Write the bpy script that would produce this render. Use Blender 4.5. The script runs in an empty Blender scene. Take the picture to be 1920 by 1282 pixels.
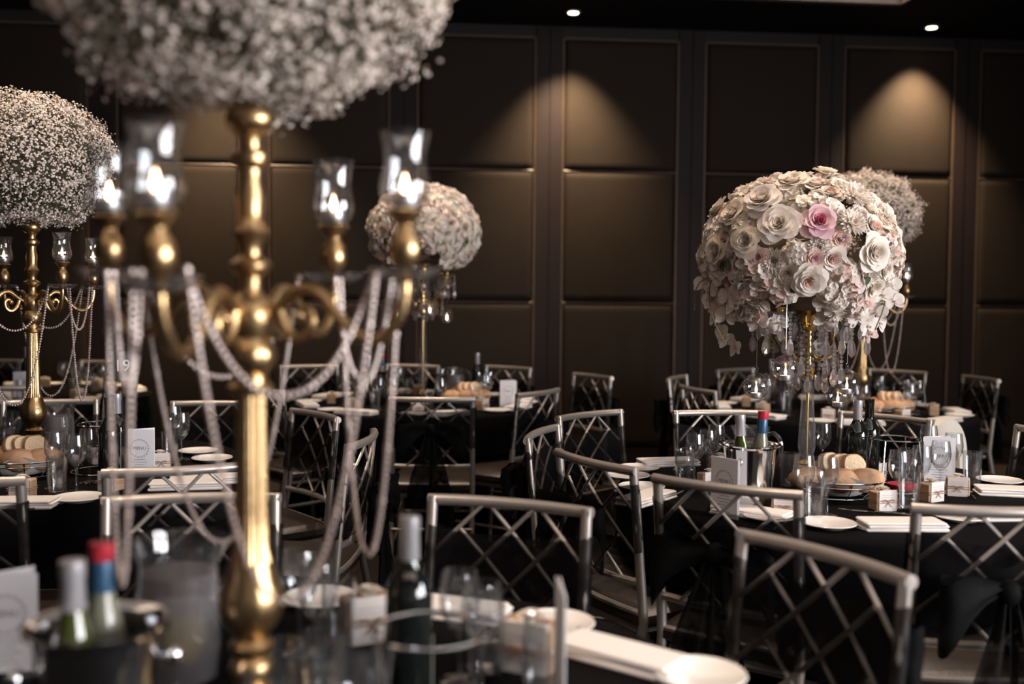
import bpy, math, random
from mathutils import Vector, Matrix, noise
random.seed(7)
PI = math.pi
sc = bpy.context.scene
col = sc.collection

# ------------------------------------------------------------------ camera
F_PX, CX, CY = 1867.0, 960.0, 641.0
CAM = Vector((0, 0, 1.40))
PITCH, ROLL = math.atan(80 / F_PX), 0.0085
fwd = Vector((0, math.cos(PITCH), -math.sin(PITCH)))
up0 = Vector((0, math.sin(PITCH), math.cos(PITCH)))
rt0 = Vector((1, 0, 0))
RT = rt0 * math.cos(ROLL) + up0 * math.sin(ROLL)
UP = up0 * math.cos(ROLL) - rt0 * math.sin(ROLL)
cam_data = bpy.data.cameras.new('camera')
cam = bpy.data.objects.new('camera', cam_data)
col.objects.link(cam)
m = Matrix.Identity(4)
for i in range(3):
    m[i][0], m[i][1], m[i][2], m[i][3] = RT[i], UP[i], -fwd[i], CAM[i]
cam.matrix_world = m
cam_data.sensor_width = 36.0
cam_data.lens = 36.0 * F_PX / 1920.0
cam_data.clip_start = 0.05
cam_data.dof.use_dof = True
cam_data.dof.focus_distance = 3.45
cam_data.dof.aperture_fstop = 1.5
cam_data.dof.aperture_blades = 9
sc.camera = cam

# ------------------------------------------------------------------ view, world, light
sc.view_settings.view_transform = 'Standard'
sc.view_settings.look = 'None'
sc.view_settings.gamma = 1.0
sc.view_settings.use_curve_mapping = False
sc.view_settings.exposure = 1.36
sc.cycles.use_denoising = True
sc.cycles.max_bounces = 6
sc.cycles.transparent_max_bounces = 24
sc.cycles.caustics_reflective = False
sc.cycles.caustics_refractive = False
sc.cycles.sample_clamp_indirect = 4.0
w = bpy.data.worlds.new('night_room'); sc.world = w; w.use_nodes = True
w.node_tree.nodes['Background'].inputs[0].default_value = (0.30, 0.34, 0.42, 1)
w.node_tree.nodes['Background'].inputs[1].default_value = 0.05

ROOM_X0, ROOM_X1, ROOM_Y0, CEIL = -5.6, 5.4, -4.2, 3.66
WIN_Y = (-2.9, -1.25, 0.4)           # three windows in the right wall, beside and behind the camera
WIN_W, WIN_Z0, WIN_Z1 = 1.15, 0.7, 2.9
def area_light(name, loc, rot, sx, sy, power, colr):
    l = bpy.data.lights.new(name, 'AREA'); l.shape = 'RECTANGLE'; l.size = sx; l.size_y = sy
    l.energy = power; l.color = colr
    o = bpy.data.objects.new(name, l); col.objects.link(o); o.location = loc; o.rotation_euler = rot
    return o
for wy in WIN_Y:
    area_light('window_daylight', (ROOM_X1 - 0.02, wy, (WIN_Z0 + WIN_Z1) / 2), (0, PI / 2, 0), WIN_Z1 - WIN_Z0 - .1, WIN_W - .1, 100, (0.985, 0.97, 0.985))
def spot(name, loc, power, angle, blend, colr, tilt=(0, 0, 0), radius=0.03):
    l = bpy.data.lights.new(name, 'SPOT'); l.energy = power; l.spot_size = angle; l.spot_blend = blend
    l.color = colr; l.shadow_soft_size = radius
    o = bpy.data.objects.new(name, l); col.objects.link(o); o.location = loc; o.rotation_euler = tilt
    return o
WARM = (1.0, 0.74, 0.45)
SOFTWARM = (1.0, 0.80, 0.62)

# ------------------------------------------------------------------ pixel helpers (layout measured from the photo, in metres)
def U(px, py, z):
    d = fwd + RT * ((px - CX) / F_PX) - UP * ((py - CY) / F_PX)
    t = (z - CAM.z) / d.z
    return CAM + d * t
def AT(px, py, depth):
    d = fwd + RT * ((px - CX) / F_PX) - UP * ((py - CY) / F_PX)
    return CAM + d * (depth / d.y)
def PROJ(p):
    v = Vector(p) - CAM
    zz = v.dot(fwd)
    if zz < 0.05: return (-9999, -9999)
    return (CX + F_PX * v.dot(RT) / zz, CY - F_PX * v.dot(UP) / zz)

# ------------------------------------------------------------------ materials
MATS = {}
def mat(name, color=(.5, .5, .5), rough=.5, metal=0.0, spec=.5, emit=None, estr=0, noise_amt=0, noise_scale=40, bump=0, bump_scale=200, sheen=0, trans=0, coat=0, sss=0):
    mm = bpy.data.materials.new(name); mm.use_nodes = True
    nt = mm.node_tree; b = nt.nodes['Principled BSDF']
    b.inputs['Base Color'].default_value = (*color, 1)
    b.inputs['Roughness'].default_value = rough
    b.inputs['Metallic'].default_value = metal
    b.inputs['Specular IOR Level'].default_value = spec
    b.inputs['Sheen Weight'].default_value = sheen
    b.inputs['Transmission Weight'].default_value = trans
    b.inputs['Coat Weight'].default_value = coat
    if emit:
        b.inputs['Emission Color'].default_value = (*emit, 1); b.inputs['Emission Strength'].default_value = estr
    if noise_amt or bump:
        tc = nt.nodes.new('ShaderNodeTexCoord')
    if noise_amt:
        n = nt.nodes.new('ShaderNodeTexNoise'); n.inputs['Scale'].default_value = noise_scale; n.inputs['Detail'].default_value = 4
        nt.links.new(tc.outputs['Object'], n.inputs['Vector'])
        mx = nt.nodes.new('ShaderNodeMix'); mx.data_type = 'RGBA'
        mx.inputs[6].default_value = (*[c * (1 - noise_amt) for c in color], 1)
        mx.inputs[7].default_value = (*[min(1, c * (1 + noise_amt)) for c in color], 1)
        nt.links.new(n.outputs['Fac'], mx.inputs[0]); nt.links.new(mx.outputs[2], b.inputs['Base Color'])
    if bump:
        n2 = nt.nodes.new('ShaderNodeTexNoise'); n2.inputs['Scale'].default_value = bump_scale; n2.inputs['Detail'].default_value = 2
        nt.links.new(tc.outputs['Object'], n2.inputs['Vector'])
        bp = nt.nodes.new('ShaderNodeBump'); bp.inputs['Strength'].default_value = bump; bp.inputs['Distance'].default_value = .01
        nt.links.new(n2.outputs['Fac'], bp.inputs['Height']); nt.links.new(bp.outputs['Normal'], b.inputs['Normal'])
    MATS[name] = mm
    return mm
def glass_mat(name, tint=(.96, .97, .98), ior=1.5, gloss_rough=.02, haze=0.0, haze_col=(.6, .58, .6)):
    mm = bpy.data.materials.new(name); mm.use_nodes = True; nt = mm.node_tree
    nt.nodes.remove(nt.nodes['Principled BSDF']); out = nt.nodes['Material Output']
    tr = nt.nodes.new('ShaderNodeBsdfTransparent'); tr.inputs[0].default_value = (*tint, 1)
    gl = nt.nodes.new('ShaderNodeBsdfGlossy'); gl.inputs['Roughness'].default_value = gloss_rough
    lw = nt.nodes.new('ShaderNodeLayerWeight'); lw.inputs['Blend'].default_value = .5
    pw = nt.nodes.new('ShaderNodeMath'); pw.operation = 'POWER'; pw.inputs[1].default_value = 2.4
    fr = nt.nodes.new('ShaderNodeMath'); fr.operation = 'MULTIPLY_ADD'; fr.inputs[1].default_value = .80; fr.inputs[2].default_value = .075
    nt.links.new(lw.outputs['Facing'], pw.inputs[0]); nt.links.new(pw.outputs[0], fr.inputs[0])
    mx = nt.nodes.new('ShaderNodeMixShader')
    nt.links.new(fr.outputs[0], mx.inputs[0]); nt.links.new(tr.outputs[0], mx.inputs[1]); nt.links.new(gl.outputs[0], mx.inputs[2])
    last = mx
    if haze:
        df = nt.nodes.new('ShaderNodeBsdfDiffuse'); df.inputs[0].default_value = (*haze_col, 1)
        tl = nt.nodes.new('ShaderNodeBsdfTranslucent'); tl.inputs[0].default_value = (*haze_col, 1)
        ad = nt.nodes.new('ShaderNodeMixShader'); ad.inputs[0].default_value = .5
        nt.links.new(df.outputs[0], ad.inputs[1]); nt.links.new(tl.outputs[0], ad.inputs[2])
        m2 = nt.nodes.new('ShaderNodeMixShader'); m2.inputs[0].default_value = haze
        nt.links.new(mx.outputs[0], m2.inputs[1]); nt.links.new(ad.outputs[0], m2.inputs[2]); last = m2
    nt.links.new(last.outputs[0], out.inputs['Surface'])
    MATS[name] = mm
    return mm
def petal_mat(name, color, var=.08, transl=.3):
    mm = bpy.data.materials.new(name); mm.use_nodes = True; nt = mm.node_tree
    b = nt.nodes['Principled BSDF']; out = nt.nodes['Material Output']
    b.inputs['Roughness'].default_value = .6; b.inputs['Specular IOR Level'].default_value = .25
    oi = nt.nodes.new('ShaderNodeTexCoord'); n = nt.nodes.new('ShaderNodeTexNoise'); n.inputs['Scale'].default_value = 14
    nt.links.new(oi.outputs['Object'], n.inputs['Vector'])
    mx = nt.nodes.new('ShaderNodeMix'); mx.data_type = 'RGBA'
    mx.inputs[6].default_value = (*[max(0, c - var * (1 + .5 * k)) for k, c in enumerate(color)], 1)
    mx.inputs[7].default_value = (*[min(1, c + var * .6) for c in color], 1)
    nt.links.new(n.outputs['Fac'], mx.inputs[0]); nt.links.new(mx.outputs[2], b.inputs['Base Color'])
    tl = nt.nodes.new('ShaderNodeBsdfTranslucent'); nt.links.new(mx.outputs[2], tl.inputs[0])
    ms = nt.nodes.new('ShaderNodeMixShader'); ms.inputs[0].default_value = transl
    nt.links.new(b.outputs[0], ms.inputs[1]); nt.links.new(tl.outputs[0], ms.inputs[2]); nt.links.new(ms.outputs[0], out.inputs['Surface'])
    MATS[name] = mm
    return mm
def sheer_mat(name, color, opacity):
    mm = bpy.data.materials.new(name); mm.use_nodes = True; nt = mm.node_tree
    b = nt.nodes['Principled BSDF']; out = nt.nodes['Material Output']
    b.inputs['Base Color'].default_value = (*color, 1); b.inputs['Roughness'].default_value = .7; b.inputs['Specular IOR Level'].default_value = .08
    tr = nt.nodes.new('ShaderNodeBsdfTransparent')
    wv = nt.nodes.new('ShaderNodeTexNoise'); wv.inputs['Scale'].default_value = 22
    tc = nt.nodes.new('ShaderNodeTexCoord'); nt.links.new(tc.outputs['Object'], wv.inputs['Vector'])
    mr = nt.nodes.new('ShaderNodeMapRange'); mr.inputs[1].default_value = .3; mr.inputs[2].default_value = .7
    mr.inputs[3].default_value = opacity - .12; mr.inputs[4].default_value = opacity + .12
    nt.links.new(wv.outputs['Fac'], mr.inputs[0])
    ms = nt.nodes.new('ShaderNodeMixShader'); nt.links.new(mr.outputs[0], ms.inputs[0])
    nt.links.new(tr.outputs[0], ms.inputs[1]); nt.links.new(b.outputs[0], ms.inputs[2]); nt.links.new(ms.outputs[0], out.inputs['Surface'])
    MATS[name] = mm
    return mm
mat('wall_cloth', (.0170, .0118, .0090), .72, 0, .10, noise_amt=.12, noise_scale=9, bump=.25, bump_scale=260)
mat('wall_wood', (.0105, .0060, .0064), .6, 0, .15, noise_amt=.2, noise_scale=6)
mat('wall_dark', (.014, .011, .011), .7, 0, .2)
mat('stud', (.085, .052, .032), .45, .3)
mat('piping', (.075, .048, .033), .5)
mat('ceiling_dark', (.006, .005, .005), .8, 0, .1)
mat('ceiling_white', (.72, .66, .62), .8)
mat('carpet', (.018, .013, .012), .95, 0, .1, noise_amt=.4, noise_scale=30)
mat('plaster', (.10, .09, .085), .8)
mat('silver', (.40, .355, .325), .36, .7, .5, noise_amt=.06, noise_scale=30)
mat('cushion', (.026, .017, .012), .42, 0, .45, bump=.1, bump_scale=90)
mat('gold', (.50, .335, .17), .31, 1.0, .5, noise_amt=.18, noise_scale=60, bump=.08, bump_scale=120)
mat('brass', (.80, .56, .22), .18, 1.0)
mat('chrome', (.78, .78, .80), .12, 1.0)
mat('aluminium', (.75, .75, .77), .35, .9)
mat('cloth_black', (.0035, .003, .0035), .9, 0, .06)
mat('linen', (.74, .69, .66), .85, 0, .2, bump=.15, bump_scale=400)
mat('china', (.80, .76, .73), .18, 0, .5, coat=.3)
mat('card', (.76, .74, .77), .8, 0, .2)
mat('card_warm', (.70, .64, .60), .8, 0, .2)
mat('ink', (.20, .17, .18), .8)
mat('ink_soft', (.48, .44, .46), .8)
mat('black_card', (.012, .011, .012), .5)
mat('white_ink', (.8, .8, .8), .7)
mat('kraft', (.45, .29, .18), .85, noise_amt=.08, noise_scale=60)
mat('twine', (.33, .19, .13), .9)
mat('bread_crust', (.58, .34, .20), .8, 0, .2, noise_amt=.42, noise_scale=34, bump=.2, bump_scale=80)
mat('bread_crumb', (.82, .63, .42), .9, 0, .2, noise_amt=.1, noise_scale=80, bump=.4, bump_scale=150)
mat('wax', (.85, .80, .76), .5)
mat('wick', (.02, .02, .02), .8)
mat('flame', (1, .6, .25), .5, emit=(1.0, .60, .34), estr=11)
mat('lamp_glow', (1, .9, .7), .5, emit=(1.0, .84, .58), estr=7)
mat('leaf', (.045, .085, .035), .5, noise_amt=.3, noise_scale=30)
mat('stem', (.14, .13, .075), .7)
mat('core_olive', (.085, .072, .048), .95, noise_amt=.5, noise_scale=40)
mat('foam', (.20, .165, .115), .95, noise_amt=.4, noise_scale=30)
mat('brown_leaf', (.30, .13, .06), .6)
mat('bottle_dark', (.006, .008, .007), .06, 0, .6, coat=.5)
mat('bottle_green', (.045, .055, .010), .06, 0, .6, coat=.4)
mat('foil_silver', (.62, .60, .63), .32, .7)
mat('foil_red', (.50, .03, .05), .35, .2)
mat('foil_blue', (.03, .09, .17), .35, .3)
mat('label_paper', (.70, .66, .58), .8)
mat('red_lacquer', (.50, .03, .05), .35)
mat('lemon', (.75, .58, .08), .5)
mat('cream_plastic', (.62, .56, .49), .45)
mat('bottle_clear_fill', (.16, .16, .12), .12, 0, .5)
petal_mat('petal_white', (.86, .80, .75), .05)
petal_mat('petal_cream', (.86, .79, .71), .06)
petal_mat('petal_blush', (.80, .62, .57), .07)
petal_mat('petal_pink', (.74, .52, .58), .08)
petal_mat('petal_magenta', (.60, .20, .30), .06)
petal_mat('gyp_white', (.87, .79, .74), .10, .25)
glass_mat('glass', haze=.018, haze_col=(.8, .76, .74))  # slight pale haze painted in so the glass shows without bright reflections
glass_mat('glass_frost', haze=.66, haze_col=(.52, .47, .48))
glass_mat('glass_hazed', haze=.10, haze_col=(.8, .76, .74))  # stronger pale haze stands in for highlights on the clear column
glass_mat('glass_smoke', tint=(.72, .70, .70), haze=.10, haze_col=(.4, .38, .38))
sheer_mat('organza', (.003, .0025, .003), .70)
sheer_mat('organza_bow', (.002, .002, .002), .93)
def crystal():
    mm = bpy.data.materials.new('crystal'); mm.use_nodes = True; nt = mm.node_tree
    nt.nodes.remove(nt.nodes['Principled BSDF']); out = nt.nodes['Material Output']
    g = nt.nodes.new('ShaderNodeBsdfGlass'); g.inputs['IOR'].default_value = 1.6; g.inputs['Color'].default_value = (.97, .95, .95, 1)
    gl = nt.nodes.new('ShaderNodeBsdfGlossy'); gl.inputs['Roughness'].default_value = .03
    ms = nt.nodes.new('ShaderNodeMixShader'); ms.inputs[0].default_value = .5
    nt.links.new(g.outputs[0], ms.inputs[1]); nt.links.new(gl.outputs[0], ms.inputs[2])
    tl = nt.nodes.new('ShaderNodeBsdfTranslucent'); tl.inputs[0].default_value = (.95, .87, .84, 1)  # pale pink translucency stands in for flowers reflected in the crystal
    m2 = nt.nodes.new('ShaderNodeMixShader'); m2.inputs[0].default_value = .5
    nt.links.new(ms.outputs[0], m2.inputs[1]); nt.links.new(tl.outputs[0], m2.inputs[2]); nt.links.new(m2.outputs[0], out.inputs['Surface'])
    MATS['crystal'] = mm
crystal()
def bead():
    mm = bpy.data.materials.new('bead_crystal'); mm.use_nodes = True; b = mm.node_tree.nodes['Principled BSDF']
    b.inputs['Base Color'].default_value = (.42, .315, .275, 1); b.inputs['Roughness'].default_value = .28
    b.inputs['Metallic'].default_value = .15; b.inputs['Coat Weight'].default_value = .15
    b.inputs['Transmission Weight'].default_value = .15
    MATS['bead_crystal'] = mm
bead()

# ------------------------------------------------------------------ mesh builder
class G:
    def __init__(s): s.v = []; s.f = []; s.mi = []
    def add(s, vs, fs, mi=0, M=None):
        n = len(s.v)
        if M is not None: vs = [M @ Vector(v) for v in vs]
        s.v.extend([tuple(v) for v in vs]); s.f.extend([tuple(i + n for i in f) for f in fs]); s.mi.extend([mi] * len(fs))
        return s
    def box(s, c, d, mi=0, M=None):
        x, y, z = c; a, b, e = d[0] / 2, d[1] / 2, d[2] / 2
        vs = [(x + i * a, y + j * b, z + k * e) for k in (-1, 1) for j in (-1, 1) for i in (-1, 1)]
        return s.add(vs, [(0, 2, 3, 1), (4, 5, 7, 6), (0, 1, 5, 4), (2, 6, 7, 3), (0, 4, 6, 2), (1, 3, 7, 5)], mi, M)
    def bbox(s, c, d, bev, mi=0, M=None):   # box with bevelled edges
        x, y, z = c; hx, hy, hz = d[0] / 2, d[1] / 2, d[2] / 2
        rings = [(-hz, bev), (-hz + bev, 0), (hz - bev, 0), (hz, bev)]
        vs = []
        for zz, ins in rings:
            ax, ay = hx - ins, hy - ins; b = bev
            for px, py in ((ax - b, -ay), (ax, -ay + b), (ax, ay - b), (ax - b, ay), (-ax + b, ay), (-ax, ay - b), (-ax, -ay + b), (-ax + b, -ay)):
                vs.append((x + px, y + py, z + zz))
        fs = []
        for r in range(3):
            for i in range(8):
                j = (i + 1) % 8
                fs.append((r * 8 + i, r * 8 + j, r * 8 + 8 + j, r * 8 + 8 + i))
        fs.append(tuple(reversed(range(8)))); fs.append(tuple(range(24, 32)))
        return s.add(vs, fs, mi, M)
    def lathe(s, prof, seg=24, c=(0, 0, 0), mi=0, M=None, mod=None, cap=False):
        vs = []; fs = []; n = len(prof)
        for (r, z) in prof:
            for i in range(seg):
                a = 2 * PI * i / seg
                rr = r * (mod(a, z) if mod else 1)
                vs.append((c[0] + rr * math.cos(a), c[1] + rr * math.sin(a), c[2] + z))
        for k in range(n - 1):
            for i in range(seg):
                j = (i + 1) % seg
                fs.append((k * seg + i, k * seg + j, (k + 1) * seg + j, (k + 1) * seg + i))
        if cap:
            fs.append(tuple(reversed(range(seg)))); fs.append(tuple(range((n - 1) * seg, n * seg)))
        return s.add(vs, fs, mi, M)
    def tube(s, pts, r, seg=8, mi=0, closed=False, cap=True, M=None, flat=None):
        pts = [Vector(p) for p in pts]; n = len(pts)
        rs = r if isinstance(r, (list, tuple)) else [r] * n
        T = []
        for i in range(n):
            a = pts[(i - 1) % n] if (closed or i > 0) else pts[i]
            b = pts[(i + 1) % n] if (closed or i < n - 1) else pts[i]
            T.append((b - a).normalized())
        ref = Vector((0, 0, 1)) if abs(T[0].z) < .9 else Vector((1, 0, 0))
        nrm = (ref - T[0] * ref.dot(T[0])).normalized()
        vs = []; fs = []
        for i in range(n):
            nrm = (nrm - T[i] * nrm.dot(T[i])).normalized(); bn = T[i].cross(nrm)
            for k in range(seg):
                a = 2 * PI * k / seg + PI / seg
                vs.append(pts[i] + (nrm * math.cos(a) + bn * math.sin(a) * (flat or 1)) * rs[i])
        m_ = n if closed else n - 1
        for i in range(m_):
            for k in range(seg):
                l = (k + 1) % seg; i2 = (i + 1) % n
                fs.append((i * seg + k, i * seg + l, i2 * seg + l, i2 * seg + k))
        if cap and not closed:
            fs.append(tuple(reversed(range(seg)))); fs.append(tuple(range((n - 1) * seg, n * seg)))
        return s.add(vs, fs, mi, M)
    def cyl(s, p0, p1, r, seg=8, mi=0, M=None): return s.tube([p0, p1], r, seg, mi, M=M)
    def ball(s, c, r, seg=8, rings=5, mi=0, sc_=(1, 1, 1), M=None):
        prof = [(math.sin(PI * k / rings), -math.cos(PI * k / rings)) for k in range(rings + 1)]
        vs = []; fs = []
        for (q, z) in prof:
            for i in range(seg):
                a = 2 * PI * i / seg
                vs.append((c[0] + q * r * sc_[0] * math.cos(a), c[1] + q * r * sc_[1] * math.sin(a), c[2] + z * r * sc_[2]))
        for k in range(rings):
            for i in range(seg):
                j = (i + 1) % seg
                fs.append((k * seg + i, k * seg + j, (k + 1) * seg + j, (k + 1) * seg + i))
        return s.add(vs, fs, mi, M)
    def grid(s, fn, nu, nv, mi=0, M=None):
        vs = [fn(i / nu, j / nv) for j in range(nv + 1) for i in range(nu + 1)]
        fs = [(j * (nu + 1) + i, j * (nu + 1) + i + 1, (j + 1) * (nu + 1) + i + 1, (j + 1) * (nu + 1) + i) for j in range(nv) for i in range(nu)]
        return s.add(vs, fs, mi, M)
    def mesh(s, name, mats, smooth=True, sharp=38):
        me = bpy.data.meshes.new(name); me.from_pydata(s.v, [], s.f)
        for k in ([mats] if isinstance(mats, str) else mats): me.materials.append(MATS[k])
        me.polygons.foreach_set('material_index', s.mi)
        if smooth:
            me.polygons.foreach_set('use_smooth', [True] * len(s.f))
            if sharp: me.set_sharp_from_angle(angle=math.radians(sharp))
        me.update()
        return me

# ------------------------------------------------------------------ objects
LABELS = {}
def put(name, me, parent=None, loc=None, M=None):
    o = bpy.data.objects.new(name, me); col.objects.link(o)
    if parent: o.parent = parent
    if M is not None: o.matrix_basis = M
    elif loc is not None: o.location = loc
    return o
def tag(o, label, cat, group=None, auto=False, kind=None):
    o['label'] = label; o['category'] = cat
    if group: o['group'] = group
    if kind: o['kind'] = kind
    if auto: LABELS.setdefault(label, []).append(o)
    return o
def spawn(name, parts, loc, rz, label, cat, group=None, auto=False, M=None):
    """an Empty at the base of a thing with its parts: (part name, mesh, matrix or None, sub-parts)"""
    r = bpy.data.objects.new(name, None); col.objects.link(r); r.empty_display_size = .05
    r.matrix_basis = M if M is not None else Matrix.Translation(loc) @ Matrix.Rotation(rz, 4, 'Z')
    tag(r, label, cat, group, auto)
    for p in parts:
        c = put(p[0], p[1], r, M=p[2] if len(p) > 2 else None)
        for q in (p[3] if len(p) > 3 else ()):
            put(q[0], q[1], c, M=q[2] if len(q) > 2 else None)
    return r
def struct(name, me, parent=None, M=None, label=None):
    o = put(name, me, parent, M=M)
    if parent is None:
        o['kind'] = 'structure'
        if label: o['label'] = label
    return o
def T(x, y, z, rz=0, rx=0, ry=0, s=1):
    M = Matrix.Translation((x, y, z)) @ Matrix.Rotation(rz, 4, 'Z')
    if ry: M = M @ Matrix.Rotation(ry, 4, 'Y')
    if rx: M = M @ Matrix.Rotation(rx, 4, 'X')
    if s != 1: M = M @ Matrix.Scale(s, 4)
    return M
def text_geo(g, body, size, M, mi=0, depth=0.0004):
    cu = bpy.data.curves.new('lettering', 'FONT'); cu.body = body; cu.size = size; cu.align_x = 'CENTER'; cu.align_y = 'CENTER'; cu.extrude = depth
    cu.resolution_u = 2
    ob = bpy.data.objects.new('lettering', cu); col.objects.link(ob)
    dg = bpy.context.evaluated_depsgraph_get(); me = bpy.data.meshes.new_from_object(ob.evaluated_get(dg))
    g.add([v.co.copy() for v in me.vertices], [tuple(p.vertices) for p in me.polygons], mi, M)
    bpy.data.objects.remove(ob); bpy.data.curves.remove(cu); bpy.data.meshes.remove(me)

# ================================================================== THE ROOM
# the panelled wall: measured plane, 1.2 m module, turned 4.6 degrees
WP, WQ = 1.1962, 0.0955
WX0, WY0 = -3.183, 8.03
WANG = math.atan2(WQ, WP)
WALL_M = Matrix.Translation((WX0, WY0, 0)) @ Matrix.Rotation(WANG, 4, 'Z')     # local x along the wall, local -y into the room
def wall_pt(s, out, z): return WALL_M @ Vector((s, -out, z))
g = G(); g.box((3, .13, 1.9), (13.5, .2, 3.8)); wall = struct('wall_back', g.mesh('wall_back', 'wall_dark', False), M=WALL_M, label='dark brown padded panel wall with nailhead trim and narrow timber strips')
PW, GAP = .975, .225
ROWS = [(.15, 1.365), (1.385, 2.46), (2.48, 3.55)]
def panel_mesh(wd, ht):
    g = G(); n = 10
    def prof(t):      # pillow edge
        e = min(t, 1 - t) * wd
        return e
    xs = [0, .006, .014, .028, .06, .5, .94, .972, .986, .994, 1]
    vs = []; 
    def dep(e): return .034 * (1 - math.exp(-e / .012)) + .006 * (1 - math.exp(-e / .10))
    for j in xs:
        for i in xs:
            e1 = min(i, 1 - i) * wd; e2 = min(j, 1 - j) * ht
            vs.append((i * wd, -dep(e1) * (0 if e1 == 0 or e2 == 0 else 1) * (1 - math.exp(-e2 / .012)) , j * ht))
    k = len(xs)
    fs = [(j * k + i, j * k + i + 1, (j + 1) * k + i + 1, (j + 1) * k + i) for j in range(k - 1) for i in range(k - 1)]
    g.add(vs, fs)
    return g.mesh('wall_panel', 'wall_cloth', True, 0)
pm = [panel_mesh(PW - .03, r[1] - r[0]) for r in ROWS]
g = G()
for k in range(int(3.42 / .018)):
    g.ball((0, 0, .15 + k * .018), .007, 6, 3, sc_=(1, .6, 1))
stud_me = g.mesh('nailhead_trim', 'stud')
g = G(); g.box((0, 0, 1.85), (.012, .016, 3.42)); pipe_me = g.mesh('piping', 'piping')
g = G(); g.tube([(0, 0, 0), (PW - .03, 0, 0)], .008, 6); hp_me = g.mesh('piping', 'piping')
g = G(); g.box((-.058, -.008, 1.825), (.1, .016, 3.65)); g.box((.058, -.008, 1.825), (.1, .016, 3.65)); g.box((0, -.003, 1.825), (.02, .006, 3.65))
strip_me = g.mesh('timber_strip', 'wall_wood', False)
for k in range(-2, 9):
    x0 = k * 1.2
    for (z0, z1), me in zip(ROWS, pm):
        put('wall_panel', me, wall, (x0 + .015, .03, z0))
    for zz in (ROWS[0][1] + .01, ROWS[1][1] + .01, 3.56): put('piping', hp_me, wall, (x0 + .015, .018, zz))
    for xx in (x0 + .005, x0 + PW - .005):
        put('piping', pipe_me, wall, (xx, .022, 0))
        n = put('nailhead_trim', stud_me, wall, (xx, .012, 0)); n['kind'] = 'stuff'
    put('timber_strip', strip_me, wall, (x0 + PW + GAP / 2, .03, 0))
g = G(); g.box((3, .012, .07), (13.5, .05, .14)); g.box((3, .004, .143), (13.5, .036, .012))
struct('baseboard_back', g.mesh('baseboard_back', 'wall_wood', False), M=WALL_M, label='dark timber baseboard below the padded panels')
# floor, remaining walls
g = G(); g.box((0, 2.6, -.05), (12.2, 14.4, .1)); struct('floor', g.mesh('floor', 'carpet', False), label='dark carpeted floor')
g = G(); g.box((ROOM_X0 - .1, 2.4, 1.9), (.2, 13.6, 3.8)); struct('wall_left', g.mesh('wall_left', 'wall_dark', False), label='dark side wall')
g = G(); g.box((0, ROOM_Y0 - .1, 1.9), (11.4, .2, 3.8)); struct('wall_front', g.mesh('wall_front', 'plaster', False), label='plain wall behind the viewer')
g = G(); ys = [ROOM_Y0] + [v for wy in WIN_Y for v in (wy - WIN_W / 2, wy + WIN_W / 2)] + [9.1]
for a, b in zip(ys[0::2], ys[1::2]): g.box((ROOM_X1 + .1, (a + b) / 2, 1.9), (.2, b - a, 3.8))
for wy in WIN_Y:
    g.box((ROOM_X1 + .1, wy, WIN_Z0 / 2), (.2, WIN_W, WIN_Z0)); g.box((ROOM_X1 + .1, wy, (WIN_Z1 + 3.8) / 2), (.2, WIN_W, 3.8 - WIN_Z1))
struct('wall_right', g.mesh('wall_right', 'wall_dark', False), label='dark side wall with three tall windows')
for k, wy in enumerate(WIN_Y):
    g = G()
    for s in (-1, 1):
        g.box((ROOM_X1 + .1, wy + s * (WIN_W / 2 - .03), (WIN_Z0 + WIN_Z1) / 2), (.08, .06, WIN_Z1 - WIN_Z0))
        g.box((ROOM_X1 + .1, wy, (WIN_Z0 if s < 0 else WIN_Z1) - s * .03), (.08, WIN_W, .06))
    wn = struct('window_%d' % (k + 1), g.mesh('window_frame', 'wall_wood', False), label='tall daylight window in the side wall')
    g = G(); g.box((ROOM_X1 + .1, wy, (WIN_Z0 + WIN_Z1) / 2), (.006, WIN_W - .12, WIN_Z1 - WIN_Z0 - .12)); put('pane', g.mesh('pane', 'glass', False), wn)
# ceiling: dark border with a raised white tray in the middle
TRAY = (-6.4, 0, -9.6, 0)      # x0, x1, y0, y1 from the tray's far right corner
CA = Matrix.Translation((*U(1690, 13, CEIL).xy, 0)) @ Matrix.Rotation(WANG * 1.3, 4, 'Z')
x0, x1, y0, y1 = TRAY
ox0, ox1, oy0, oy1 = -9.6, 3.4, -13.0, 1.9
g = G()
g.box(((ox0 + x0) / 2, (oy0 + oy1) / 2, CEIL + .05), (x0 - ox0, oy1 - oy0, .1)); g.box(((ox1 + x1) / 2, (oy0 + oy1) / 2, CEIL + .05), (ox1 - x1, oy1 - oy0, .1))
g.box(((x0 + x1) / 2, (oy0 + y0) / 2, CEIL + .05), (x1 - x0, y0 - oy0, .1)); g.box(((x0 + x1) / 2, (oy1 + y1) / 2, CEIL + .05), (x1 - x0, oy1 - y1, .1))
struct('ceiling', g.mesh('ceiling', 'ceiling_dark', False), M=CA, label='black ceiling border with recessed downlights')
g = G(); g.box(((x0 + x1) / 2, (y0 + y1) / 2, CEIL + .33), (x1 - x0 + .1, y1 - y0 + .1, .04))
for s, xx in ((-1, x0), (1, x1)): g.box((xx + s * .02, (y0 + y1) / 2, CEIL + .165), (.04, y1 - y0 + .08, .29))
for s, yy in ((-1, y0), (1, y1)): g.box(((x0 + x1) / 2, yy + s * .02, CEIL + .165), (x1 - x0, .04, .29))
struct('trim_1', g.mesh('tray_ceiling', 'ceiling_white', False), M=CA, label='white raised tray in the middle of the ceiling')

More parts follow.
